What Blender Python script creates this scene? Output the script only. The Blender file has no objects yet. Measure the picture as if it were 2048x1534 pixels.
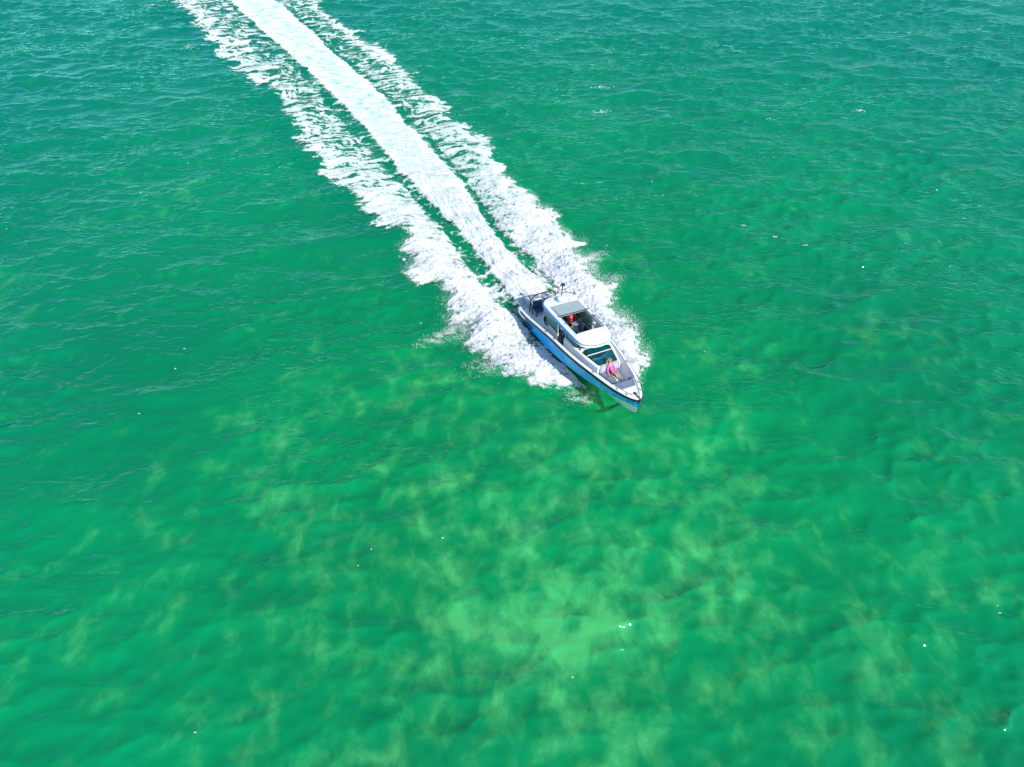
import bpy, bmesh, math, random
import numpy as np
from mathutils import Matrix, Vector

random.seed(5)
RNG = np.random.default_rng(11)
scene = bpy.context.scene
COL = scene.collection
R = math.radians

# ------------------------------------------------------------------ camera
CAM_H = 29.94
cam_data = bpy.data.cameras.new('camera')
cam = bpy.data.objects.new('camera', cam_data)
COL.objects.link(cam)
cam_data.sensor_fit = 'HORIZONTAL'
cam_data.sensor_width = 36.0
cam_data.lens = 36.0 * 1365.0 / 2048.0
cam_data.clip_start = 0.5
cam_data.clip_end = 6000
cam.location = (0, 0, CAM_H)
cam.rotation_euler = (R(90 - 46), 0, 0)
scene.camera = cam

# ------------------------------------------------------------------ light
SUN_EL, SUN_AZ = R(39), math.atan2(0.63, -0.77)      # azimuth measured clockwise from +Y
sdir = Vector((math.sin(SUN_AZ) * math.cos(SUN_EL), math.cos(SUN_AZ) * math.cos(SUN_EL), math.sin(SUN_EL)))
world = bpy.data.worlds.new('World')
scene.world = world
world.use_nodes = True
wn = world.node_tree
wn.nodes.clear()
sky = wn.nodes.new('ShaderNodeTexSky')
sky.sky_type = 'NISHITA'
sky.sun_disc = False
sky.sun_elevation = SUN_EL
sky.sun_rotation = SUN_AZ
sky.air_density = 1.5
sky.dust_density = 0.2
sky.ozone_density = 6.0
bg = wn.nodes.new('ShaderNodeBackground')
bg.inputs['Strength'].default_value = 0.13
wo = wn.nodes.new('ShaderNodeOutputWorld')
wn.links.new(sky.outputs[0], bg.inputs[0])
wn.links.new(bg.outputs[0], wo.inputs[0])
sl = bpy.data.lights.new('sun', 'SUN')
sl.energy = 3.5
sl.angle = R(0.53)
sl.color = (1.0, 0.965, 0.91)
so = bpy.data.objects.new('sun', sl)
COL.objects.link(so)
so.rotation_euler = sdir.to_track_quat('Z', 'Y').to_euler()
scene.view_settings.view_transform = 'Standard'
scene.view_settings.look = 'None'
scene.view_settings.exposure = 0.5
scene.view_settings.gamma = 1.0
scene.view_settings.use_curve_mapping = False
scene.cycles.max_bounces = 8
scene.cycles.transparent_max_bounces = 12
scene.cycles.caustics_reflective = False
scene.cycles.caustics_refractive = False


# ------------------------------------------------------------------ materials
def new_mat(name):
    m = bpy.data.materials.new(name)
    m.use_nodes = True
    nt = m.node_tree
    nt.nodes.clear()
    out = nt.nodes.new('ShaderNodeOutputMaterial')
    return m, nt, out


def N(nt, typ, **kw):
    n = nt.nodes.new(typ)
    for k, v in kw.items():
        if k in n.inputs:
            n.inputs[k].default_value = v
        else:
            setattr(n, k, v)
    return n


def L(nt, a, b):
    nt.links.new(a, b)


def ramp(nt, fac, stops):
    r = nt.nodes.new('ShaderNodeValToRGB')
    e = r.color_ramp.elements
    while len(e) < len(stops):
        e.new(0.5)
    for i, (p, c) in enumerate(stops):
        e[i].position = p
        e[i].color = (*c, 1) if len(c) == 3 else c
    L(nt, fac, r.inputs[0])
    return r


def simple(name, col, rough=0.5, metal=0.0, spec=0.5, var=0.06, scale=9.0, bump=0.0):
    """procedural paint / fabric / plastic: colour wanders a little with a noise"""
    m, nt, out = new_mat(name)
    p = N(nt, 'ShaderNodeBsdfPrincipled', Roughness=rough, Metallic=metal)
    p.inputs['Specular IOR Level'].default_value = spec
    tc = N(nt, 'ShaderNodeTexCoord')
    no = N(nt, 'ShaderNodeTexNoise', Scale=scale, Detail=4.0)
    L(nt, tc.outputs['Object'], no.inputs['Vector'])
    lo = tuple(c * (1 - var) for c in col)
    hi = tuple(min(1, c * (1 + var)) for c in col)
    r = ramp(nt, no.outputs['Fac'], [(0.3, lo), (0.7, hi)])
    L(nt, r.outputs[0], p.inputs['Base Color'])
    if bump:
        b = N(nt, 'ShaderNodeBump', Strength=bump, Distance=0.01)
        L(nt, no.outputs['Fac'], b.inputs['Height'])
        L(nt, b.outputs[0], p.inputs['Normal'])
    L(nt, p.outputs[0], out.inputs[0])
    return m


def striped(name, c1, c2, scale, axis='X', rough=0.7, width=0.5):
    m, nt, out = new_mat(name)
    p = N(nt, 'ShaderNodeBsdfPrincipled', Roughness=rough)
    tc = N(nt, 'ShaderNodeTexCoord')
    w = N(nt, 'ShaderNodeTexWave', Scale=scale, Distortion=0.0)
    w.wave_type = 'BANDS'
    w.bands_direction = axis
    L(nt, tc.outputs['Object'], w.inputs['Vector'])
    r = ramp(nt, w.outputs['Fac'], [(max(0, width - .2), c2), (min(1, width + .2), c1)])
    L(nt, r.outputs[0], p.inputs['Base Color'])
    b = N(nt, 'ShaderNodeBump', Strength=0.4, Distance=0.01)
    L(nt, w.outputs['Fac'], b.inputs['Height'])
    L(nt, b.outputs[0], p.inputs['Normal'])
    L(nt, p.outputs[0], out.inputs[0])
    return m


M = {}
M['white'] = simple('white_gelcoat', (0.86, 0.86, 0.85), 0.3, var=0.02, scale=2)
M['deck'] = simple('pale_deck', (0.82, 0.82, 0.82), 0.6, var=0.05, scale=30, bump=0.2)
M['black'] = simple('black_rubber', (0.015, 0.018, 0.022), 0.45, var=0.3)
M['blackmetal'] = simple('black_metal', (0.012, 0.012, 0.014), 0.35, var=0.2)
M['steel'] = simple('steel', (0.6, 0.6, 0.6), 0.25, metal=1.0)
M['bluetrim'] = simple('blue_trim', (0.0, 0.33, 0.90), 0.35, var=0.04)
M['navy'] = simple('navy_vinyl', (0.010, 0.060, 0.12), 0.5, var=0.15, scale=6)
M['grey'] = simple('grey_plastic', (0.30, 0.29, 0.31), 0.5)
M['darkgrey'] = simple('dark_panel', (0.035, 0.035, 0.05), 0.5)
M['lightgrey'] = simple('light_grey', (0.45, 0.45, 0.47), 0.5)
M['cushion'] = striped('cushion_fabric', (0.235, 0.265, 0.32), (0.19, 0.215, 0.27), 9.0, 'Y')
M['cushion_light'] = striped('cushion_light', (0.44, 0.50, 0.54), (0.37, 0.43, 0.47), 6.0, 'Y')
M['piping'] = simple('cushion_piping', (0.07, 0.085, 0.12), 0.7)
M['canvas'] = striped('roof_canvas', (0.37, 0.45, 0.43), (0.30, 0.375, 0.36), 5.2, 'X', 0.9)
M['teak'] = striped('teak_sole', (0.085, 0.05, 0.05), (0.03, 0.02, 0.025), 7.0, 'Y', 0.7, 0.4)
M['tan'] = simple('tan_wood', (0.55, 0.27, 0.06), 0.45, var=0.15, scale=14)
M['cream'] = simple('cream_lining', (0.68, 0.66, 0.62), 0.6)
M['red'] = simple('red_vinyl', (0.42, 0.006, 0.02), 0.3, var=0.25, scale=7)
M['skin'] = simple('skin', (0.62, 0.36, 0.23), 0.5, var=0.06, scale=12)
M['pink'] = simple('pink_cloth', (0.80, 0.16, 0.42), 0.75, var=0.07, scale=10)
M['hair'] = simple('hair', (0.33, 0.20, 0.09), 0.6, var=0.4, scale=30)
M['motor'] = simple('motor_white', (0.78, 0.78, 0.79), 0.25, var=0.02)


def glass_mat(name, tint, mixf, rough=0.03):
    m, nt, out = new_mat(name)
    t = N(nt, 'ShaderNodeBsdfTransparent', Color=(*tint, 1))
    g = N(nt, 'ShaderNodeBsdfGlossy', Roughness=rough)
    f = N(nt, 'ShaderNodeFresnel', IOR=1.5)
    mx = N(nt, 'ShaderNodeMixShader')
    ad = N(nt, 'ShaderNodeMath', operation='ADD')
    ad.inputs[1].default_value = mixf
    L(nt, f.outputs[0], ad.inputs[0])
    L(nt, ad.outputs[0], mx.inputs[0])
    L(nt, t.outputs[0], mx.inputs[1])
    L(nt, g.outputs[0], mx.inputs[2])
    L(nt, mx.outputs[0], out.inputs[0])
    return m


def glass_with_teal_light(name, col, amount):
    m = glass_mat(name, (0.55, 0.86, 0.80), 0.10)
    nt = m.node_tree
    out = [n for n in nt.nodes if n.type == 'OUTPUT_MATERIAL'][0]
    src = out.inputs[0].links[0].from_socket
    d = N(nt, 'ShaderNodeBsdfDiffuse', Color=(*col, 1))  # diffuse teal stands in for light reflected by and seen through the panes
    mx = N(nt, 'ShaderNodeMixShader')
    mx.inputs[0].default_value = amount
    L(nt, src, mx.inputs[1])
    L(nt, d.outputs[0], mx.inputs[2])
    L(nt, mx.outputs[0], out.inputs[0])
    return m


M['glass'] = glass_with_teal_light('window_glass', (0.20, 0.62, 0.52), 0.30)
M['clearglass'] = glass_mat('window_glass', (0.55, 0.86, 0.80), 0.08)
M['darkglass'] = simple('dark_glass', (0.0, 0.075, 0.085), 0.06, spec=0.8, var=0.5, scale=2.2)


def hull_mat():
    m, nt, out = new_mat('blue_hull_wrap')
    p = N(nt, 'ShaderNodeBsdfPrincipled', Roughness=0.35)
    p.inputs['Specular IOR Level'].default_value = 0.3
    tc = N(nt, 'ShaderNodeTexCoord')
    sp = N(nt, 'ShaderNodeSeparateXYZ')
    L(nt, tc.outputs['Object'], sp.inputs[0])
    mp = N(nt, 'ShaderNodeMapping')
    mp.inputs['Scale'].default_value = (1.0, 0.6, 1.15)
    L(nt, tc.outputs['Object'], mp.inputs[0])
    # printed line drawing: cell outlines bent by a noise
    no = N(nt, 'ShaderNodeTexNoise', Scale=1.6, Detail=3.0)
    L(nt, mp.outputs[0], no.inputs['Vector'])
    mixv = N(nt, 'ShaderNodeMixRGB', blend_type='ADD')
    mixv.inputs[0].default_value = 0.55
    L(nt, mp.outputs[0], mixv.inputs[1])
    L(nt, no.outputs['Color'], mixv.inputs[2])
    vo = N(nt, 'ShaderNodeTexVoronoi', Scale=3.0)
    vo.feature = 'DISTANCE_TO_EDGE'
    L(nt, mixv.outputs[0], vo.inputs['Vector'])
    ln = ramp(nt, vo.outputs['Distance'], [(0.0, (1, 1, 1)), (0.16, (0.8,) * 3), (0.24, (0, 0, 0))])
    zone = N(nt, 'ShaderNodeMapRange')
    zone.inputs['From Min'].default_value = 3.2
    zone.inputs['From Max'].default_value = 5.0
    L(nt, sp.outputs['X'], zone.inputs['Value'])
    z2 = N(nt, 'ShaderNodeTexNoise', Scale=1.1, Detail=1.0)
    L(nt, tc.outputs['Object'], z2.inputs['Vector'])
    zr = ramp(nt, z2.outputs['Fac'], [(0.36, (0.15,) * 3), (0.60, (1,) * 3)])
    mu = N(nt, 'ShaderNodeMath', operation='MULTIPLY')
    L(nt, ln.outputs[0], mu.inputs[0])
    L(nt, zone.outputs[0], mu.inputs[1])
    mu2 = N(nt, 'ShaderNodeMath', operation='MULTIPLY')
    L(nt, mu.outputs[0], mu2.inputs[0])
    L(nt, zr.outputs[0], mu2.inputs[1])
    base = ramp(nt, z2.outputs['Fac'], [(0.3, (0.0, 0.37, 0.96)), (0.7, (0.0, 0.45, 1.0))])
    mc = N(nt, 'ShaderNodeMixRGB')
    L(nt, mu2.outputs[0], mc.inputs[0])
    L(nt, base.outputs[0], mc.inputs[1])
    mc.inputs[2].default_value = (0.10, 0.60, 1.0, 1)
    # darker print block by the stem
    blk = N(nt, 'ShaderNodeMapRange')
    blk.inputs['From Min'].default_value = 10.45
    blk.inputs['From Max'].default_value = 10.55
    L(nt, sp.outputs['X'], blk.inputs['Value'])
    vb = N(nt, 'ShaderNodeTexVoronoi', Scale=7.0)
    L(nt, tc.outputs['Object'], vb.inputs['Vector'])
    vr = ramp(nt, vb.outputs['Distance'], [(0.35, (0.9,) * 3), (0.5, (0,) * 3)])
    bm_ = N(nt, 'ShaderNodeMath', operation='MULTIPLY')
    L(nt, blk.outputs[0], bm_.inputs[0])
    L(nt, vr.outputs[0], bm_.inputs[1])
    mc2 = N(nt, 'ShaderNodeMixRGB')
    L(nt, bm_.outputs[0], mc2.inputs[0])
    L(nt, mc.outputs[0], mc2.inputs[1])
    mc2.inputs[2].default_value = (0.0, 0.20, 0.72, 1)
    L(nt, mc2.outputs[0], p.inputs['Base Color'])
    L(nt, p.outputs[0], out.inputs[0])
    return m


M['hull'] = hull_mat()


# ------------------------------------------------------------------ mesh helpers
def link_mesh(name, me, mat, parent=None):
    o = bpy.data.objects.new(name, me)
    COL.objects.link(o)
    if mat is not None:
        me.materials.append(mat)
    if parent is not None:
        o.parent = parent
    return o


def from_bm(name, bm, mat, parent=None, smooth=False):
    me = bpy.data.meshes.new(name)
    bmesh.ops.recalc_face_normals(bm, faces=bm.faces)
    bm.to_mesh(me)
    bm.free()
    if smooth:
        me.polygons.foreach_set('use_smooth', [True] * len(me.polygons))
        try:
            me.set_sharp_from_angle(angle=R(40))
        except Exception:
            pass
    return link_mesh(name, me, mat, parent)


def grid_mesh(name, co, faces, mat, smooth=True):
    """big mesh straight from numpy arrays (quads)"""
    me = bpy.data.meshes.new(name)
    me.vertices.add(len(co))
    me.vertices.foreach_set('co', co.astype(np.float32).ravel())
    k = faces.shape[1]
    me.loops.add(faces.size)
    me.loops.foreach_set('vertex_index', faces.astype(np.int32).ravel())
    me.polygons.add(len(faces))
    me.polygons.foreach_set('loop_start', np.arange(0, faces.size, k, dtype=np.int32))
    me.polygons.foreach_set('loop_total', np.full(len(faces), k, dtype=np.int32))
    if smooth:
        me.polygons.foreach_set('use_smooth', np.ones(len(faces), dtype=bool))
    me.update(calc_edges=True)
    return link_mesh(name, me, mat)


def box(bm, c, s, bevel=0.0, rot=None, seg=2, taper=None):
    r = bmesh.ops.create_cube(bm, size=1.0)
    vs = r['verts']
    for v in vs:
        k = 1.0
        if taper and v.co.z > 0:
            k = taper
        v.co = Vector((v.co.x * s[0] * k, v.co.y * s[1] * k, v.co.z * s[2]))
    if bevel:
        es = list({e for v in vs for e in v.link_edges})
        rb = bmesh.ops.bevel(bm, geom=es, offset=bevel, segments=seg, affect='EDGES', profile=0.6)
        vs = list({v for f in rb['faces'] for v in f.verts} | {v for v in vs if v.is_valid})
    mt = Matrix.Translation(Vector(c))
    if rot is not None:
        mt = mt @ rot
    for v in vs:
        v.co = mt @ v.co
    return vs


def tube(bm, pts, r, n=8, cap=True):
    pts = [Vector(p) for p in pts]
    rings = []
    for i, p in enumerate(pts):
        if i == 0:
            d = pts[1] - p
        elif i == len(pts) - 1:
            d = p - pts[-2]
        else:
            d = (pts[i + 1] - p).normalized() + (p - pts[i - 1]).normalized()
        d.normalize()
        up = Vector((0, 0, 1)) if abs(d.z) < 0.9 else Vector((1, 0, 0))
        a = d.cross(up).normalized()
        b = d.cross(a).normalized()
        rr = r[i] if isinstance(r, (list, tuple)) else r
        rings.append([bm.verts.new(p + (a * math.cos(t) + b * math.sin(t)) * rr)
                      for t in [2 * math.pi * k / n for k in range(n)]])
    for A, B in zip(rings, rings[1:]):
        for k in range(n):
            bm.faces.new((A[k], A[(k + 1) % n], B[(k + 1) % n], B[k]))
    if cap:
        bm.faces.new(rings[0])
        bm.faces.new(rings[-1][::-1])


def prism(bm, poly, z0, z1):
    """poly: list of (x,y); z0/z1 floats or functions of (x,y)"""
    f0 = z0 if callable(z0) else (lambda x, y: z0)
    f1 = z1 if callable(z1) else (lambda x, y: z1)
    a = [bm.verts.new((x, y, f0(x, y))) for x, y in poly]
    b = [bm.verts.new((x, y, f1(x, y))) for x, y in poly]
    bm.faces.new(a[::-1])
    bm.faces.new(b)
    n = len(poly)
    for i in range(n):
        bm.faces.new((a[i], a[(i + 1) % n], b[(i + 1) % n], b[i]))


def strip(bm, rows):
    vr = [[bm.verts.new(p) for p in r] for r in rows]
    for A, B in zip(vr, vr[1:]):
        for k in range(len(A) - 1):
            bm.faces.new((A[k], A[k + 1], B[k + 1], B[k]))
    return vr


def lathe(bm, prof, c, n=20):
    rings = []
    for r, z in prof:
        rings.append([bm.verts.new((c[0] + r * math.cos(2 * math.pi * k / n), c[1] + r * math.sin(2 * math.pi * k / n), c[2] + z))
                      for k in range(n)])
    for A, B in zip(rings, rings[1:]):
        for k in range(n):
            bm.faces.new((A[k], A[(k + 1) % n], B[(k + 1) % n], B[k]))
    bm.faces.new(rings[0][::-1])
    bm.faces.new(rings[-1])


def cat(xs, ys):
    """smooth monotone interpolation (Hermite)"""
    xs, ys = np.array(xs, float), np.array(ys, float)
    d = np.diff(ys) / np.diff(xs)
    m = np.concatenate([[d[0]], (d[:-1] + d[1:]) / 2, [d[-1]]])
    for i in range(len(d)):
        if d[i] == 0:
            m[i] = m[i + 1] = 0

    def f(x):
        x = np.clip(x, xs[0], xs[-1])
        i = np.clip(np.searchsorted(xs, x) - 1, 0, len(d) - 1)
        h = xs[i + 1] - xs[i]
        t = (x - xs[i]) / h
        return ((2 * t**3 - 3 * t**2 + 1) * ys[i] + (t**3 - 2 * t**2 + t) * h * m[i]
                + (-2 * t**3 + 3 * t**2) * ys[i + 1] + (t**3 - t**2) * h * m[i + 1])
    return f


# ------------------------------------------------------------------ noise (numpy)
_perm = RNG.permutation(512)
_ang = RNG.random(512) * 2 * math.pi
_gx, _gy = np.cos(_ang), np.sin(_ang)


def perlin(x, y, seed=0):
    xi = np.floor(x).astype(np.int64)
    yi = np.floor(y).astype(np.int64)
    fx, fy = x - xi, y - yi
    u = fx * fx * fx * (fx * (fx * 6 - 15) + 10)
    v = fy * fy * fy * (fy * (fy * 6 - 15) + 10)

    def g(ix, iy, dx, dy):
        h = _perm[(_perm[(ix + seed * 37) & 511] + iy) & 511]
        return _gx[h] * dx + _gy[h] * dy
    a = g(xi, yi, fx, fy)
    b = g(xi + 1, yi, fx - 1, fy)
    c = g(xi, yi + 1, fx, fy - 1)
    d = g(xi + 1, yi + 1, fx - 1, fy - 1)
    return ((a + (b - a) * u) * (1 - v) + (c + (d - c) * u) * v) * 1.5


def fbm(x, y, octv=4, seed=0, gain=0.5, lac=2.03):
    s, a, t = 0.0, 1.0, 0.0
    for o in range(octv):
        s = s + a * perlin(x * lac**o + 17.3 * o, y * lac**o - 9.1 * o, seed + o)
        t += a
        a *= gain
    return s / t


def sstep(a, b, x):
    t = np.clip((x - a) / (b - a), 0, 1)
    return t * t * (3 - 2 * t)


# ------------------------------------------------------------------ the boat's place on the water
BOAT_O = Vector((1.976, 35.257, 0.0))
YAW, TRIM, HEEL = -1.10747, 0.06295, -0.06892
BOAT_M = Matrix.Translation(BOAT_O) @ Matrix.Rotation(YAW, 4, 'Z') @ Matrix.Rotation(-TRIM, 4, 'Y') @ Matrix.Rotation(HEEL, 4, 'X')
CY, SY = math.cos(YAW), math.sin(YAW)


def to_st(x, y):            # world -> along / across the boat's track
    gx, gy = x - BOAT_O.x, y - BOAT_O.y
    return gx * CY + gy * SY, -gx * SY + gy * CY


def to_xy(s, t):
    return BOAT_O.x + s * CY - t * SY, BOAT_O.y + s * SY + t * CY


# edges of the wake across the track (t) against distance along it (s)
tab = lambda l: (np.array([p[0] for p in l][::1], float), np.array([p[1] for p in l], float))
_S = lambda l: sorted(l, key=lambda q: q[0])
E_cL = _S([(-110, -13), (-92, -9.6), (-75.7, -6.6), (-67, -5.8), (-57.7, -4.6), (-50, -3.5), (-45.4, -3.0), (-38, -2.5), (-32.6, -2.0), (-23, -1.9), (-18.6, -1.6), (-13.8, -1.15), (-9.7, -0.95), (-1.5, -1.0), (0.3, -0.9)])
E_cR = _S([(-110, -5.6), (-92, -3.0), (-73, -1.2), (-66, -0.3), (-60, 0.2), (-53.4, 0.5), (-48.8, 0.9), (-45, 1.5), (-39, 1.9), (-29, 2.0), (-21.6, 2.2), (-18.8, 2.3), (-15.6, 1.9), (-11.6, 1.45), (-9.2, 1.3), (-5, 1.5), (-2.3, 1.6), (0.3, 1.2)])
E_oL = _S([(-110, -19.5), (-92, -15.5), (-78.9, -13.2), (-72, -12.4), (-66.3, -12.4), (-56.6, -11.0), (-50.8, -10.2), (-43.2, -8.0), (-40, -7.3), (-36.2, -9.0), (-32.4, -7.2), (-27.8, -8.6), (-23.3, -7.2), (-19.2, -6.2), (-16.3, -6.3), (-13.8, -5.4), (-10, -5.6), (-7.3, -5.7), (-4.4, -5.2), (-3, -5.0), (-1.5, -4.4), (0.4, -5.5), (3.3, -5.4), (4.1, -4.9), (5.3, -3.8), (6.2, -2.6), (6.9, -1.5), (7.4, -0.9)])
E_iL = _S([(-110, -14), (-92, -9.9), (-75, -6.9), (-57.2, -4.8), (-45.2, -3.9), (-35.6, -3.3), (-28.5, -3.0), (-24.2, -2.6), (-20.7, -2.7), (-17, -2.1), (-12.2, -1.9), (-7.3, -2.1), (-3, -2.0), (-1.9, -1.75), (0, -1.35), (8, -0.6)])
E_iR = _S([(-110, -5.0), (-92, -2.4), (-68.3, -0.3), (-55.8, 0.6), (-44.1, 1.8), (-35.7, 2.6), (-23.2, 2.7), (-18, 2.5), (-13.5, 2.1), (-10.6, 1.75), (-8, 2.0), (-6, 2.4), (-4.3, 2.4), (-2, 2.2), (0, 1.4), (8, 0.6)])
E_oR = _S([(-110, 0.5), (-92, 2.6), (-70.5, 3.7), (-61.7, 3.9), (-54.7, 5.0), (-47, 6.6), (-42, 6.4), (-35.8, 6.1), (-31.2, 5.9), (-28, 6.6), (-25.3, 7.6), (-22.6, 6.7), (-19.8, 6.5), (-16.5, 6.3), (-12.6, 6.7), (-10.7, 6.9), (-8, 6.5), (-5.4, 6.4), (-2.7, 5.2), (-0.2, 5.6), (2.7, 4.6), (5.2, 4.1), (7.0, 3.9), (7.6, 3.2), (8.1, 2.0), (8.4, 0.9)])


def ev(E, s):
    xs, ys = [p[0] for p in E], [p[1] for p in E]
    k = np.clip(-np.asarray(s) - 6, 0, 30) * 0.13            # old wake has smoothed edges
    return sum(w * np.interp(s + d * k, xs, ys) for d, w in ((-1, .2), (-.5, .2), (0, .2), (.5, .2), (1, .2)))


# ------------------------------------------------------------------ the waves
NW = 190
_lam = np.exp(RNG.uniform(np.log(0.48), np.log(8.0), NW))
_th = R(-84) + RNG.normal(0, R(36), NW)
_ph = RNG.random(NW) * 2 * math.pi
_k = 2 * math.pi / _lam
_sl = 0.0300 * np.where(_lam > 3.2, 0.55, 1.0) * np.where(_lam < 0.9, 0.9, 1.0)
_a = _sl / _k


def waves(x, y, chop=True):
    patch = 0.90 + 1.15 * fbm(x / 14.0, y / 8.0, 2, 40)
    patch = np.clip(patch, 0.25, 1.8)
    near = 0.72 + 0.28 * sstep(14, 44, np.hypot(x * 0.8, y))     # glassier water close in
    z = np.zeros_like(x)
    dx = np.zeros_like(x)
    dy = np.zeros_like(x)
    for i in range(NW):
        c, s = math.cos(_th[i]), math.sin(_th[i])
        p = _k[i] * (x * c + y * s) + _ph[i]
        w = _a[i] * (patch * near if _lam[i] < 2.8 else 0.55 + 0.45 * near)
        z = z + w * np.cos(p)
        if chop:
            q = w * np.sin(p) * 1.05
            dx = dx - c * q
            dy = dy - s * q
    return z, dx, dy


def wake_h(s, t):
    """smooth shape of the wake: ridges along the outer bands, a trough beside the hull, the raised wash behind"""
    h = np.zeros_like(s)
    c = 0.5 * (ev(E_cL, s) + ev(E_cR, s))
    w = 0.5 * (ev(E_cR, s) - ev(E_cL, s))
    aft = np.clip(-s, 0, 200)
    on = sstep(0.6, -1.0, s)
    h += on * (0.10 + 0.25 * np.exp(-((aft - 7) / 6.0)**2)) * np.exp(-((t - c) / (w * 0.8))**2) * np.exp(-aft / 60)
    for sg, Ei, Eo in ((-1, E_iL, E_oL), (1, E_iR, E_oR)):
        o, i = ev(Eo, s), ev(Ei, s)
        pk = i + (o - i) * 0.62
        wd = np.maximum(0.35, np.abs(o - i) * 0.30)
        amp = np.where(s > -3, 0.55 * sstep(8.8, 5.5, s), 0.30 + 0.25 * np.exp((s + 3) / 10)) * np.exp(-aft / 55)
        h += amp * np.exp(-((t - pk) / wd)**2) * (s < 9)
        tr = i - sg * 0.1
        h -= 0.16 * np.exp(-((t - tr) / 0.5)**2) * sstep(0, -4, s) * np.exp(-aft / 45)
    return h


# sea surface: fine under the camera and round the boat, coarser to the sides and beyond
def axis(parts):
    out = [parts[0][0]]
    for a, b, d in parts:
        n = max(1, int(round((b - a) / d)))
        out += list(a + (b - a) * (np.arange(n) + 1) / n)
    return np.array(out)


geo = lambda a, b, n: list(np.geomspace(a, b, n))
xs_ = axis([(-75, -26, 0.24), (-26, 26, 0.125), (26, 75, 0.24)])
ext = np.array(geo(76, 2500, 26))
xs_ = np.concatenate([-ext[::-1], xs_, ext])
ys_ = axis([(-6, 5, 0.5), (5, 48, 0.115), (48, 75, 0.16), (75, 108, 0.22), (108, 130, 0.6)])
ys_ = np.concatenate([-np.array(geo(7, 900, 16))[::-1], ys_, np.array(geo(132, 3500, 26))])
gx, gy = np.meshgrid(xs_, ys_)
fade = sstep(170, 85, np.abs(gx)) * sstep(165, 120, gy) * sstep(-120, -20, gy)
wz, wdx, wdy = waves(gx, gy)
ss, tt = to_st(gx, gy)
co = np.stack([gx + wdx * fade, gy + wdy * fade, wz * fade + wake_h(ss, tt)], -1).reshape(-1, 3)
# the hull presses the water down under itself
inside = (np.abs(tt) < 1.35 - 0.10 * np.clip(ss - 6, 0, 9)) & (ss > -0.8) & (ss < 9.0)
co[inside.ravel(), 2] -= 0.35
ny, nx = gx.shape
idx = np.arange(ny * nx).reshape(ny, nx)
faces = np.stack([idx[:-1, :-1], idx[:-1, 1:], idx[1:, 1:], idx[1:, :-1]], -1).reshape(-1, 4)


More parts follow.
